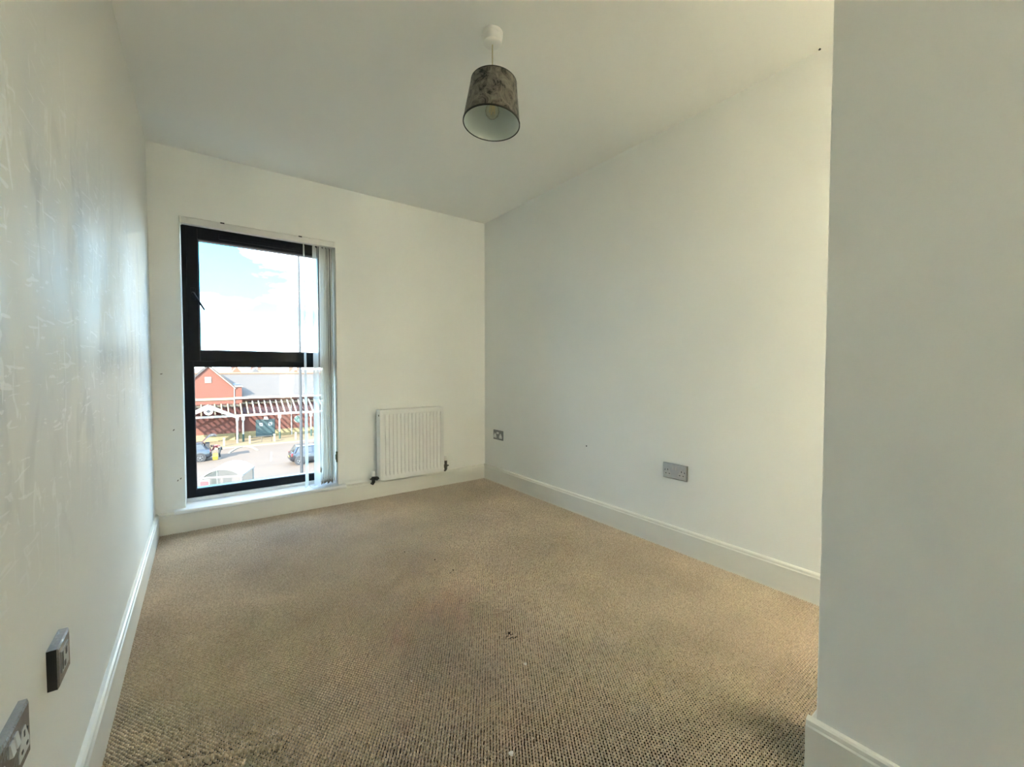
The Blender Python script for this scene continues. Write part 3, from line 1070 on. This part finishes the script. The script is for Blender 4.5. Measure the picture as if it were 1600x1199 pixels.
# curved kerb of the build-out
arc = MB()
pts = [(2.05, 44.3), (2.35, 45.4), (2.75, 46.6), (3.2, 47.1), (3.6, 47.1), (3.9, 46.4), (4.1, 45.2), (4.2, 44.2)]
for (a, b), (c, d) in zip(pts, pts[1:]):
    arc.bar((a, b, G + 0.03), (c, d, G + 0.03), 0.14, 0.07)
struct(arc.build('curved_kerb', M_KERB), 'curved pale kerb of the pavement build-out', 'kerb')
for k in range(4):
    x = 4.6 + 2.5 * k
    m_ = MB().bar((x, 38.5, G + 0.003), (x + 0.5, 42.6, G + 0.003), 0.10, 0.006).build('bay_line', M_LINE, bpy.data.objects['ground'])

# ------------------------------------------------------------------ the shop
shop = thing('shop_building', (4.0, FAC, G), 'red brick retail building with gable, slate roof and green doors', 'building')
X0, X1 = -14.0, 26.0
B(X0, X1, FAC, FAC + 0.4, G + 0.72, -1.85).build('front_wall', M_BRICK, shop)
B(X0, X1, FAC - 0.03, FAC + 0.4, G, G + 0.72).build('plinth', M_YBRICK, shop)
rf = MB()
rf.add([(X0, 52.55, -1.86), (X1, 52.55, -1.86), (X1, 60.0, 0.56), (X0, 60.0, 0.56), (X1, 67.4, -1.86), (X0, 67.4, -1.86),
        (X0, 52.55, -2.0), (X1, 52.55, -2.0), (X1, 67.4, -2.0), (X0, 67.4, -2.0)],
       [(0, 1, 2, 3), (3, 2, 4, 5), (0, 6, 7, 1), (5, 4, 8, 9), (0, 3, 5, 9, 6), (1, 7, 8, 4, 2), (6, 9, 8, 7)])
roof = rf.build('main_roof', M_SLATE, shop)
MB().tube([(X0, 60.0, 0.58), (X1, 60.0, 0.58)], 0.16, 8).build('ridge_tiles', M_RIDGE, roof, smooth=True)
B(2.9, X1, 52.42, 52.56, -2.02, -1.83).build('fascia', M_EWHITE, shop)
B(X0, -1.3, 52.42, 52.56, -2.02, -1.83).build('fascia', M_EWHITE, shop)
# cross gable that stands a little proud of the front
GY = 52.55
gx0, gx1, gap = -1.37, 2.95, 0.79
gz_e, gz_a = -0.78, 1.42
gb = MB()
gb.prism([(gx0, G + 0.72), (gx1, G + 0.72), (gx1, gz_e), (gap, gz_a), (gx0, gz_e)], 'y', GY, 58.5)
gable = gb.build('gable_wall', M_BRICK, shop)
B(gx0, gx1, GY - 0.03, GY + 0.3, G, G + 0.72).build('gable_plinth', M_YBRICK, gable)
B(gx0, gx1, GY - 0.06, GY, -2.10, -1.86).build('string_course', M_ECREAM, gable)
B(0.50, 1.02, GY - 0.05, GY, -0.27, 0.30).build('gable_vent', M_EWHITE, gable)
for s, xe in ((-1, gx0), (1, gx1)):
    mr_ = MB()
    dx, dz = xe - gap, gz_e - gz_a
    nl = math.hypot(dx, dz)
    nx_, nz_ = abs(dz) / nl * s, abs(dx) / nl
    e = (xe + s * 0.12, gz_e + dz / abs(dx) * 0.12)
    mr_.prism([(gap, gz_a), e, (e[0] + nx_ * 0.12, e[1] + nz_ * 0.12), (gap, gz_a + 0.17)], 'y', GY - 0.12, 58.6)
    mr_.build('gable_roof', M_SLATE, shop)
    vb = MB().prism([(gap, gz_a - 0.06), (e[0], e[1] - 0.06), e, (gap, gz_a)], 'y', GY - 0.13, GY - 0.06)
    vb.build('verge_board', M_LEAD if s < 0 else M_EWHITE, shop)
# flat topped brick bay beside the gable
bay = B(2.95, 3.63, GY - 0.02, 55.0, G + 0.72, -0.72).build('brick_bay', M_BRICK, shop)
B(2.90, 3.70, GY - 0.10, 55.05, -0.76, -0.64).build('bay_fascia', M_EWHITE, bay)
MB().prism([(2.85, -0.64), (3.74, -0.64), (3.45, -0.44), (3.05, -0.44)], 'y', GY - 0.05, 55.0).build('bay_roof', M_LEAD, bay)
MB().tube([(2.96, GY - 0.06, -0.78), (2.96, GY - 0.06, -2.6)], 0.04, 6).build('downpipe', M_EWHITE, bay)
MB().tube([(8.33, FAC - 0.06, -1.95), (8.33, FAC - 0.06, G + 0.02)], 0.06, 6).build('downpipe', M_EWHITE, shop)
# double doors
dd = MB().box(4.86, 6.68, FAC - 0.05, FAC + 0.02, G + 0.01, -4.37).build('door_frame', M_DOOR, shop)
for x0, x1 in ((4.93, 5.765), (5.775, 6.61)):
    B(x0, x1, FAC - 0.09, FAC - 0.04, G + 0.02, -4.42).build('door_leaf', M_DOOR, dd)
M_SIGNW = mat('white_sign', (0.2, 0.2, 0.19), 0.5)
for x0, x1 in ((5.18, 5.51), (6.05, 6.41)):
    B(x0, x1, FAC - 0.105, FAC - 0.09, -5.10, -4.74).build('door_sign', M_SIGNW, dd)
    B((x0 + x1) / 2 - 0.055, (x0 + x1) / 2 + 0.055, FAC - 0.112, FAC - 0.105, -4.98, -4.87).build('sign_mark', M_EGREEN, dd)
lmp = thing('wall_lamp', (5.80, FAC, -4.42), 'white floodlight box above the green double doors', 'wall lamp')
MB().prism([(5.56, -4.40), (6.05, -4.40), (5.95, -4.08), (5.66, -4.08)], 'y', FAC - 0.28, FAC).build('housing', M_EWHITE, lmp)
B(5.62, 5.99, FAC - 0.24, FAC - 0.02, -4.415, -4.40).build('lens', M_SIGNW, lmp)
rs_ = thing('round_sign', (9.0, FAC - 0.002, -4.96), 'round mint green sign on the red brick shop wall', 'sign')
MB().lathe([(0.001, 0), (0.38, 0), (0.38, 0.04), (0.001, 0.04)], (9.0, FAC - 0.04, -4.58), 28, axis=(0, 1, 0)).build('sign_face', mat('mint_sign', (0.08, 0.14, 0.11), 0.5), rs_)
MB().lathe([(0.36, -0.01), (0.40, -0.01), (0.40, 0.04), (0.36, 0.04)], (9.0, FAC - 0.05, -4.58), 28, axis=(0, 1, 0), closed=True).build('sign_rim', M_EWHITE, rs_)
B(8.90, 8.98, FAC - 0.055, FAC - 0.04, -4.62, -4.45).build('sign_mark', M_EGREEN, rs_)

# glazed lean-to canopy along the front
CY0, CZ0, CY1, CZ1 = 50.60, -3.47, FAC, -2.30
can = B(-2.2, 15.2, CY0 - 0.14, CY0, -3.70, -3.50).build('glazed_canopy', M_EWHITE, shop)
can['label'] = 'white glazed lean-to canopy with rafters'
k = 0
x = -2.07
while x < 15.0:
    yb = (GY - 0.02) if gx0 < x < 3.63 else CY1
    zb_ = CZ0 + (CZ1 - CZ0) * (yb - CY0) / (CY1 - CY0)
    MB().bar((x, CY0 - 0.05, CZ0), (x, yb, zb_), 0.11, 0.12).build('rafter', M_ECREAM if x < 4.2 else M_EWHITE, can)
    pane = MB().add([(x + 0.05, CY0, CZ0 + 0.03), (x + 0.505, CY0, CZ0 + 0.03), (x + 0.505, yb, zb_ + 0.03), (x + 0.05, yb, zb_ + 0.03),
                     (x + 0.05, CY0, CZ0 + 0.02), (x + 0.505, CY0, CZ0 + 0.02), (x + 0.505, yb, zb_ + 0.02), (x + 0.05, yb, zb_ + 0.02)],
                    [(0, 1, 2, 3), (7, 6, 5, 4), (0, 4, 5, 1), (1, 5, 6, 2), (2, 6, 7, 3), (3, 7, 4, 0)])
    pane.build('glass_pane', M_CGLASS, can)
    x += 0.5535
B(3.63, 15.2, FAC - 0.12, FAC, CZ1 - 0.32, CZ1 - 0.12).build('ledger', M_ECREAM, can)
B(-2.2, 3.63, GY - 0.12, GY - 0.02, CZ1 - 0.52, CZ1 - 0.30).build('ledger', M_ECREAM, can)
for px_ in (3.06, 3.55, 6.83, 9.9, 13.2):
    p_ = MB().tube([(px_, CY0 - 0.06, G), (px_, CY0 - 0.06, -3.68)], 0.075, 8).build('post', M_EWHITE, can)
    B(px_ - 0.13, px_ + 0.13, CY0 - 0.19, CY0 + 0.07, -4.10, -3.66).build('post_head', M_EWHITE, can)
    MB().tube([(px_, CY0 - 0.06, G), (px_, CY0 - 0.06, G + 0.78)], 0.095, 8).build('post_foot', M_EGREEN, can)

# pediment porch in front of the gable
PYF = 50.0
apx, apz, hx, ez = 0.71, -2.47, 2.36, -3.66
ped = MB().prism([(apx - 0.12, apz - 0.16), (apx + 0.12, apz - 0.16), (apx, apz - 0.02)], 'y', PYF, GY - 0.05).build('pediment_porch', M_EWHITE, shop)
ped['label'] = 'white pediment porch with round emblem'
for s in (-1, 1):
    MB().prism([(apx + s * 0.1, apz - 0.05), (apx + s * hx, ez), (apx + s * hx, ez - 0.02), (apx + s * 0.1, apz - 0.07)], 'y', PYF, GY - 0.05).build('roof_pane', M_CGLASS, ped)
    for q in range(1, 5):
        yq = PYF + (GY - 0.05 - PYF) * q / 5
        MB().bar((apx + s * 0.1, yq, apz - 0.08), (apx + s * hx, yq, ez - 0.03), 0.09, 0.09).build('porch_rafter', M_EWHITE, ped)
    MB().prism([(apx, apz), (apx + s * hx, ez), (apx + s * hx, ez - 0.20), (apx, apz - 0.26)], 'y', PYF - 0.08, PYF).build('barge_board', M_EWHITE, ped)
    p_ = MB().tube([(apx + s * (hx - 0.06), PYF + 0.05, G), (apx + s * (hx - 0.06), PYF + 0.05, ez - 0.05)], 0.075, 8).build('post', M_EWHITE, ped)
em = MB().lathe([(0.001, 0), (0.36, 0), (0.36, 0.06), (0.001, 0.06)], (apx, PYF - 0.15, -2.98), 28, axis=(0, 1, 0)).build('emblem', M_EWHITE, ped)
MB().prism([(apx - 0.22, -2.98), (apx, -3.17), (apx + 0.22, -2.98), (apx, -2.79)], 'y', PYF - 0.17, PYF - 0.15).build('emblem_mark', mat('grey_mark', (0.016, 0.016, 0.017), 0.6), ped)

# bollards and guard rail on the pavement
bo0 = None
for bx, lab in ((1.86, 'buff bollard near the red porch wall, with open boot of dark car before it'), (3.97, 'buff bollard carrying the guard rail beside the double posts'),
                (6.11, 'buff bollard before the edge of the green double doors'), (8.07, 'buff bollard near the round green sign')):
    if bo0 is None:
        bo0 = thing('bollard', (bx, 48.8, G), lab, 'bollard', 'bollards along the shop pavement', local=True)
        MB().box(-0.09, 0.09, -0.09, 0.09, 0, 0.70).build('post', M_ECREAM, bo0, bevel=0.01)
        MB().loft([[(-0.11, -0.11, 0.70), (0.11, -0.11, 0.70), (0.11, 0.11, 0.70), (-0.11, 0.11, 0.70)],
                   [(-0.06, -0.06, 0.80), (0.06, -0.06, 0.80), (0.06, 0.06, 0.80), (-0.06, 0.06, 0.80)]]).build('cap', M_ECREAM, bo0)
    else:
        b_ = copy_tree(bo0)
        b_.location = (bx, 48.8, G)
        b_['label'] = lab
gr_ = thing('guard_rail', (4.9, 48.9, G), 'low dark guard rail in front of the green doors', 'railing')
M_DBROWN = mat('dark_rail', (0.04, 0.03, 0.02), 0.6)
MB().tube([(3.97, 48.95, G + 0.62), (5.9, 48.95, G + 0.62)], 0.03, 6).build('top_bar', M_DBROWN, gr_)
MB().tube([(3.97, 48.95, G + 0.30), (5.9, 48.95, G + 0.30)], 0.025, 6).build('lower_bar', M_DBROWN, gr_)
for x in (4.0, 5.0, 5.88):
    MB().tube([(x, 48.95, G), (x, 48.95, G + 0.62)], 0.03, 6).build('upright', M_DBROWN, gr_)


# ------------------------------------------------------------------ cars
def make_car(name, loc, rz, paint, label, round_roof=False, boot_open=False):
    """local axes: +x forward, z up, origin on the ground under the middle"""
    c = thing(name, loc, label, 'car', rz=rz, local=True)
    M_P = paint
    M_G = mat('car_window', (0.01, 0.013, 0.015), 0.08, spec=0.8)
    M_TY = mat('tyre', (0.015, 0.015, 0.016), 0.8)
    M_RIMW = mat('alloy_wheel', (0.22, 0.22, 0.22), 0.3, 0.6)
    if round_roof:
        L, rh, wb = 3.65, 1.41, 2.42
        st_ = [(1.82, .56, .34, .60), (1.74, .70, .24, .74), (1.45, .80, .20, .86), (0.85, .83, .19, .94), (-.5, .84, .19, .97), (-1.35, .83, .2, .99), (-1.68, .76, .26, .95), (-1.80, .66, .36, .82)]
        g0, g1, t0, t1 = 0.95, -1.66, 0.42, -1.36
    else:
        L, rh, wb = 4.05, 1.47, 2.50
        st_ = [(2.0, .58, .34, .56), (1.88, .74, .24, .70), (1.5, .83, .20, .82), (0.85, .86, .19, .93), (-.5, .87, .19, .97), (-1.5, .86, .2, 1.0), (-1.86, .80, .26, .97), (-1.98, .70, .36, .86)]
        g0, g1, t0, t1 = 1.0, -1.84, 0.25, -1.42
    rings = []
    for x, hw, zb, zt in st_:
        rings.append([(x, -hw * .88, zb), (x, -hw, zb + .14), (x, -hw, zt - .16), (x, -hw * .93, zt - .05), (x, -hw * .72, zt), (x, hw * .72, zt), (x, hw * .93, zt - .05), (x, hw, zt - .16), (x, hw, zb + .14), (x, hw * .88, zb)])
    MB().loft(rings).build('body', M_P, c, smooth=True, bevel=0.015)
    zb = 0.93
    zt = rh - 0.05
    ca = MB()
    low = [(g0, -.68, zb), (g0 - .25, -.76, zb), (g1 + .2, -.76, zb), (g1, -.68, zb), (g1, .68, zb), (g1 + .2, .76, zb), (g0 - .25, .76, zb), (g0, .68, zb)]
    hi = [(t0, -.52, zt), (t0 - .12, -.60, zt), (t1 + .12, -.60, zt), (t1, -.52, zt), (t1, .52, zt), (t1 + .12, .60, zt), (t0 - .12, .60, zt), (t0, .52, zt)]
    ca.loft([low, hi])
    ca.build('windows', M_G, c)
    rr = MB()
    hi2 = [(x, y, z - 0.03) for x, y, z in hi]
    hi2 = [(x * 1.0, y * 1.03, z) for x, y, z in hi2]
    tp_ = [(x * 0.93 + 0.02, y * 0.82, rh) for x, y, z in hi]
    rr.loft([hi2, [(x, y * 1.03, z + 0.02) for x, y, z in hi], tp_])
    rr.build('roof', M_P, c, smooth=True)
    pl = MB()
    for s in (-1, 1):
        pl.bar((g0 - .08, s * .73, zb), (t0 - .02, s * .565, zt), 0.07, 0.05)
        pl.bar((g1 + .10, s * .73, zb), (t1 + .05, s * .565, zt), 0.16, 0.06)
        pl.bar((-.25, s * .765, zb), (-.28, s * .605, zt), 0.09, 0.04)
    pl.build('pillars', M_P, c)
    for sx in (1, -1):
        for s in (-1, 1):
            wx = sx * wb / 2
            ar = MB().lathe([(0.001, 0), (0.375, 0), (0.375, 0.05), (0.001, 0.05)], (wx, s * 0.845 - 0.025, 0.33), 24, axis=(0, 1, 0)).build('wheel_arch', M_TY, c)
            wh = MB().lathe([(0.20, 0), (0.29, 0), (0.315, 0.03), (0.315, 0.14), (0.29, 0.17), (0.20, 0.17)], (wx, s * 0.80 - 0.085, 0.315), 24, axis=(0, 1, 0), closed=True).build('wheel', M_TY, c, smooth=True)
            yf = s * 0.885
            ri = MB()
            ri.lathe([(0.185, -0.02), (0.215, -0.02), (0.215, 0.02), (0.185, 0.02)], (wx, yf - s * 0.02, 0.315), 24, axis=(0, 1, 0), closed=True)
            for q in range(5):
                an = 2 * math.pi * q / 5 + 0.3
                ri.bar((wx, yf - s * 0.01, 0.315), (wx + math.cos(an) * 0.19, yf - s * 0.01, 0.315 + math.sin(an) * 0.19), 0.085, 0.025)
            ri.lathe([(0.001, -0.02), (0.06, -0.02), (0.06, 0.02), (0.001, 0.02)], (wx, yf - s * 0.01, 0.315), 16, axis=(0, 1, 0))
            ri.build('rim', M_RIMW, wh)
    M_HL = mat('headlamp_glass', (0.25, 0.25, 0.25), 0.1)
    M_TL = mat('tail_lamp', (0.1, 0.008, 0.008), 0.2)
    xf, xr = st_[1][0] + 0.02, st_[-2][0] - 0.06
    for s in (-1, 1):
        MB().lathe([(0.001, -0.03), (0.11, -0.03), (0.10, 0.03), (0.06, 0.06), (0.001, 0.07)], (xf - 0.03, s * 0.55, 0.64), 16, axis=(1, 0, 0)).build('headlight', M_HL, c, smooth=True)
        B(xr - 0.03, xr + 0.10, s * 0.66 - 0.09, s * 0.66 + 0.09, 0.66, 0.90).build('tail_light', M_TL, c, bevel=0.02)
        MB().lathe([(0.001, -0.09), (0.06, -0.05), (0.075, 0.0), (0.06, 0.05), (0.001, 0.09)], (g0 - .35, s * 0.90, 1.0), 10, axis=(0, 1, 0)).build('mirror', M_P, c, smooth=True)
        B(-.62, -.45, s * 0.868 - 0.012, s * 0.868 + 0.012, 0.78, 0.81).build('door_handle', M_RIMW, c)
    B(st_[0][0] - 0.03, st_[0][0] + 0.03, -.5, .5, 0.34, 0.46).build('front_bumper', M_TY, c, bevel=0.015)
    B(st_[-1][0] - 0.04, st_[-1][0] + 0.03, -.62, .62, 0.36, 0.52).build('rear_bumper', M_TY if boot_open else M_P, c, bevel=0.015)
    B(st_[-1][0] - 0.05, st_[-1][0] - 0.035, -.26, .26, 0.56, 0.67).build('number_plate', mat('plate', (0.2, 0.16, 0.03), 0.5), c)
    if boot_open:
        # raised tailgate hinged at the rear of the roof, and the dark boot opening
        tg = MB()
        path = [(t1 + 0.02, rh - 0.02), (t1 - 0.22, rh + 0.26), (t1 - 0.48, rh + 0.48), (t1 - 0.74, rh + 0.50), (t1 - 0.92, rh + 0.42)]
        rg = []
        for (x, z), hw in zip(path, (.54, .60, .64, .64, .58)):
            rg.append([(x, -hw, z), (x, hw, z), (x - 0.03, hw, z + 0.05), (x - 0.03, -hw, z + 0.05)])
        tgo = tg.loft(rg).build('tailgate', M_P, c, smooth=True)
        rg2 = [[(x + 0.01, -hw * .8, z - 0.012), (x + 0.01, hw * .8, z - 0.012), (x + 0.005, hw * .8, z + 0.004), (x + 0.005, -hw * .8, z + 0.004)] for (x, z), hw in zip(path[:3], (.54, .60, .64))]
        MB().loft(rg2).build('rear_window', M_G, tgo)
        B(g1 - 0.05, g1 + 0.25, -.58, .58, 0.60, zt - 0.06).build('boot_opening', M_TY, c)
        for s in (-1, 1):
            MB().tube([(t1 - 0.03, s * .58, rh - 0.12), (t1 - 0.40, s * .60, rh + 0.40)], 0.012, 6).build('gas_strut', M_TY, c)
    return c


M_CARB = mat('dark_blue_car_paint', (0.012, 0.016, 0.022), 0.18, spec=0.8)
M_CARK = mat('black_car_paint', (0.008, 0.009, 0.012), 0.18, spec=0.8)
make_car('hatchback_car', (-1.22, 42.25, G), math.pi, M_CARB, 'dark blue hatchback with its tailgate raised in the car park', boot_open=True)
make_car('small_car', (7.43, 36.45, G), 0.0, M_CARK, 'small rounded black car parked on the open tarmac', round_roof=True)


# ------------------------------------------------------------------ person leaning into the open boot
def skin_body(name, joints, edges, m, parent, root=0):
    me_ = bpy.data.meshes.new(name)
    me_.from_pydata([j[0] for j in joints], edges, [])
    o = bpy.data.objects.new(name, me_)
    col.objects.link(o)
    o.parent = parent
    bm = bmesh.new()
    bm.from_mesh(me_)
    lay = bm.verts.layers.skin.verify()
    bm.verts.ensure_lookup_table()
    for i, j in enumerate(joints):
        r = j[1]
        bm.verts[i][lay].radius = (r, r) if not isinstance(r, tuple) else r
        bm.verts[i][lay].use_root = (i == root)
    bm.to_mesh(me_)
    bm.free()
    o.modifiers.new('skin', 'SKIN')
    md = o.modifiers.new('smooth', 'SUBSURF')
    md.levels = 1
    md.render_levels = 1
    me_.materials.append(m)
    return o


# local axes: the person faces -x (towards the boot), bent at the hips
ps = thing('person', (1.28, 42.2, G), 'person in red top and dark trousers bending into the open car boot', 'person', local=True)
hip, sho = (0.10, 0, 0.90), (-0.28, 0, 1.12)
J = [(hip, 0.13), ((-0.08, 0, 1.02), 0.13), (sho, 0.12), ((-0.38, 0, 1.10), 0.055), ((-0.46, 0, 1.06), 0.085), ((-0.55, 0, 1.02), 0.07)]
E_ = [(0, 1), (1, 2), (2, 3), (3, 4), (4, 5)]
for s in (-1, 1):
    b0 = len(J)
    J += [((0.09, s * 0.10, 0.84), 0.085), ((0.02, s * 0.11, 0.46), 0.06), ((0.08, s * 0.11, 0.09), 0.042), ((-0.10, s * 0.12, 0.03), 0.035)]
    E_ += [(0, b0), (b0, b0 + 1), (b0 + 1, b0 + 2), (b0 + 2, b0 + 3)]
    b1 = len(J)
    J += [((-0.30, s * 0.19, 1.08), 0.055), ((-0.36, s * 0.22, 0.82), 0.042), ((-0.52, s * 0.17, 0.70), 0.033), ((-0.60, s * 0.15, 0.68), 0.028)]
    E_ += [(2, b1), (b1, b1 + 1), (b1 + 1, b1 + 2), (b1 + 2, b1 + 3)]
body = skin_body('body', J, E_, mat('skin', (0.16, 0.09, 0.065), 0.5), ps)
JT = [((0.08, 0, 0.93), 0.15), ((-0.08, 0, 1.03), 0.15), ((-0.27, 0, 1.12), 0.145)]
ET = [(0, 1), (1, 2)]
for s in (-1, 1):
    b1 = len(JT)
    JT += [((-0.30, s * 0.19, 1.08), 0.075), ((-0.35, s * 0.22, 0.86), 0.060), ((-0.45, s * 0.19, 0.76), 0.050)]
    ET += [(2, b1), (b1, b1 + 1), (b1 + 1, b1 + 2)]
skin_body('red_top', JT, ET, mat('red_cloth', (0.11, 0.022, 0.02), 0.8), ps)
JL = [((0.10, 0, 0.90), 0.145)]
EL = []
for s in (-1, 1):
    b1 = len(JL)
    JL += [((0.09, s * 0.10, 0.82), 0.10), ((0.02, s * 0.11, 0.46), 0.078), ((0.07, s * 0.11, 0.12), 0.060)]
    EL += [(0, b1), (b1, b1 + 1), (b1 + 1, b1 + 2)]
skin_body('trousers', JL, EL, mat('dark_trousers', (0.01, 0.014, 0.016), 0.8), ps)
skin_body('hair', [((-0.43, 0, 1.13), 0.07), ((-0.50, 0, 1.11), 0.07), ((-0.56, 0, 1.07), 0.05)], [(0, 1), (1, 2)], mat('dark_hair', (0.05, 0.03, 0.02), 0.6), ps)
for s in (-1, 1):
    MB().loft([[(0.12, s * .12 - .045, 0), (0.12, s * .12 + .045, 0), (0.12, s * .12 + .04, .09), (0.12, s * .12 - .04, .09)],
               [(-0.02, s * .12 - .05, 0), (-0.02, s * .12 + .05, 0), (-0.02, s * .12 + .04, .09), (-0.02, s * .12 - .04, .09)],
               [(-0.15, s * .12 - .04, 0), (-0.15, s * .12 + .04, 0), (-0.15, s * .12 + .03, .05), (-0.15, s * .12 - .03, .05)]]).build('shoe', mat('white_shoe', (0.2, 0.2, 0.19), 0.6), ps, smooth=True)
bag = thing('shopping_bag', (1.02, 41.72, G), 'yellow shopping bag standing behind the open car boot', 'bag', local=True)
MB().loft([[(-.17, -.12, 0), (.17, -.12, 0), (.17, .12, 0), (-.17, .12, 0)], [(-.21, -.15, .28), (.20, -.14, .28), (.21, .15, .28), (-.20, .14, .28)],
           [(-.18, -.08, .56), (.17, -.06, .55), (.18, .08, .56), (-.17, .07, .54)]]).build('bag_body', mat('yellow_plastic', (0.13, 0.095, 0.008), 0.5), bag, bevel=0.02)
for s in (-1, 1):
    MB().tube([(-.09, s * .06, .54), (-.07, s * .05, .68), (0, s * .03, .74), (.07, s * .05, .68), (.09, s * .06, .54)], 0.012, 6).build('bag_handle', mat('yellow_strap', (0.12, 0.085, 0.01), 0.6), bag)

# ------------------------------------------------------------------ barrel roofed trolley shelter
tsh = thing('trolley_shelter', (0.96, 25.8, G), 'white barrel roofed trolley shelter standing in the car park', 'shelter', rz=-0.345, local=True)
CW, RISE, EZ, LEN = 0.90, 0.40, 1.90, 2.1
RR = (CW * CW + RISE * RISE) / (2 * RISE)
a_m = math.asin(CW / RR)
outer, inner = [], []
for i in range(21):
    a = -a_m + 2 * a_m * i / 20
    outer.append((math.sin(a) * RR, EZ + RISE - RR + math.cos(a) * RR))
    inner.append((math.sin(a) * (RR - 0.05), EZ + RISE - RR + math.cos(a) * (RR - 0.05)))
M_SHW = mat('white_shelter_roof', (0.16, 0.155, 0.145), 0.4)
MB().prism(outer + inner[::-1], 'y', 0, LEN).build('barrel_roof', M_SHW, tsh, smooth=True)
M_SGL = glass_material('shelter_glass', (0.84, 0.88, 0.88), 0.02, 0.10)
for y in (0.03, LEN - 0.05):
    MB().prism(inner[1:-1], 'y', y, y + 0.01).build('end_glazing', M_SGL, tsh)
    B(-CW, CW, y - 0.02, y + 0.03, EZ - 0.05, EZ + 0.02).build('tie_bar', M_SHW, tsh)
for s in (-1, 1):
    B(s * CW - 0.03, s * CW + 0.03, 0, LEN, EZ - 0.05, EZ + 0.03).build('eave_beam', M_SHW, tsh)
    for y in (0.03, LEN - 0.05):
        B(s * (CW - 0.03) - 0.03, s * (CW - 0.03) + 0.03, y - 0.03, y + 0.03, 0, EZ).build('post', M_SHW, tsh)
    sg = MB().box(s * (CW - 0.03) - 0.005, s * (CW - 0.03) + 0.005, 0.08, LEN - 0.1, 0.25, EZ - 0.08)
    sg.build('side_glazing', M_SGL, tsh)
rsg = B(-CW - 0.06, -0.52, -0.02, 0.0, 1.40, EZ - 0.10).build('notice_board', M_SHW, tsh)
B(-CW - 0.02, -0.56, -0.03, -0.02, 1.48, EZ - 0.18).build('red_panel', mat('red_notice', (0.11, 0.024, 0.028), 0.5), rsg)
for x0, x1 in ((-0.45, -0.06), (0.06, 0.45)):
    B(x0, x1, 0.02, 0.03, 0.3, EZ - 0.08).build('front_glazing', M_SGL, tsh)

# ------------------------------------------------------------------ lamp post
lp = thing('lamp_post', (3.665, 20.0, G), 'tall slim grey lamp post in the car park', 'lamp post', local=True)
M_POST = mat('grey_galvanised', (0.020, 0.020, 0.021), 0.5, 0.3)
MB().tube([(0, 0, 0), (0, 0, 2.0), (0, 0, 12.6)], [0.075, 0.065, 0.045], 12).build('column', M_POST, lp, smooth=True)
B(-0.04, 0.04, -0.095, -0.07, 0.5, 1.1).build('access_door', M_POST, lp)
MB().tube([(0, 0, 12.55), (0, 0, 13.0), (-0.2, 0.1, 13.3), (-0.9, 0.45, 13.5)], 0.03, 8).build('arm', M_POST, lp, smooth=True)
MB().lathe([(0.001, 0), (0.10, 0.02), (0.13, 0.09), (0.05, 0.16), (0.001, 0.17)], (-1.0, 0.5, 13.40), 16).build('lantern', M_POST, lp, smooth=True)

# ------------------------------------------------------------------ houses far behind the shop
M_HB = mat('far_house_brick', (0.10, 0.055, 0.04), 0.9)
M_HR = mat('far_house_orange_tiles', (0.105, 0.05, 0.028), 0.9, var=0.15, vscale=0.8)
M_HR2 = mat('far_house_grey_tiles', (0.06, 0.06, 0.06), 0.9, var=0.15, vscale=0.8)


def house(x0, x1, y, zr, ze, mroof, label, gable_front=False):
    h = thing('far_house', ((x0 + x1) / 2, y, G), label, 'house', 'houses behind the shop')
    B(x0, x1, y, y + 8, G, ze).build('walls', M_HB, h)
    if gable_front:
        xm = (x0 + x1) / 2
        r = MB().prism([(x0 - .3, ze - 0.1), (x1 + .3, ze - 0.1), (xm, zr)], 'y', y - 0.3, y + 8.3)
    else:
        r = MB().prism([(y - .4, ze - 0.1), (y + 8.4, ze - 0.1), (y + 4, zr)], 'x', x0 - .3, x1 + .3)
    ro_ = r.build('roof', mroof, h)
    B(x0 + 0.8, x0 + 1.5, y + 3.6, y + 4.4, zr - 0.6, zr + 0.7).build('chimney', M_HB, ro_)
    for k_ in range(2):
        wx = x0 + (x1 - x0) * (0.3 + 0.4 * k_)
        w_ = B(wx - 0.6, wx + 0.6, y - 0.05, y + 0.02, ze - 1.7, ze - 0.5).build('window', M_EWHITE, h)
        B(wx - 0.5, wx + 0.5, y - 0.06, y - 0.05, ze - 1.6, ze - 0.6).build('pane', mat('far_pane', (0.1, 0.12, 0.14), 0.2), w_)


house(-3.5, 2.4, 88, 1.35, -0.9, M_HR2, 'grey roofed far house beyond the gable')
house(3.6, 6.4, 84, 1.55, -0.6, M_HR, 'orange roofed far house with front gable, right after the shop gable', True)
house(7.0, 9.4, 90, 1.45, -0.5, M_HR2, 'grey roofed far house with front gable', True)
house(9.0, 12.6, 100, 1.20, -0.8, M_HR, 'wide orange roofed far house')
house(13.2, 15.8, 88, 1.10, -0.6, M_HR, 'orange roofed far house with front gable beside the lamp post', True)
house(16.2, 24.0, 98, 1.05, -0.9, M_HR2, 'long grey roofed far house behind the blind')
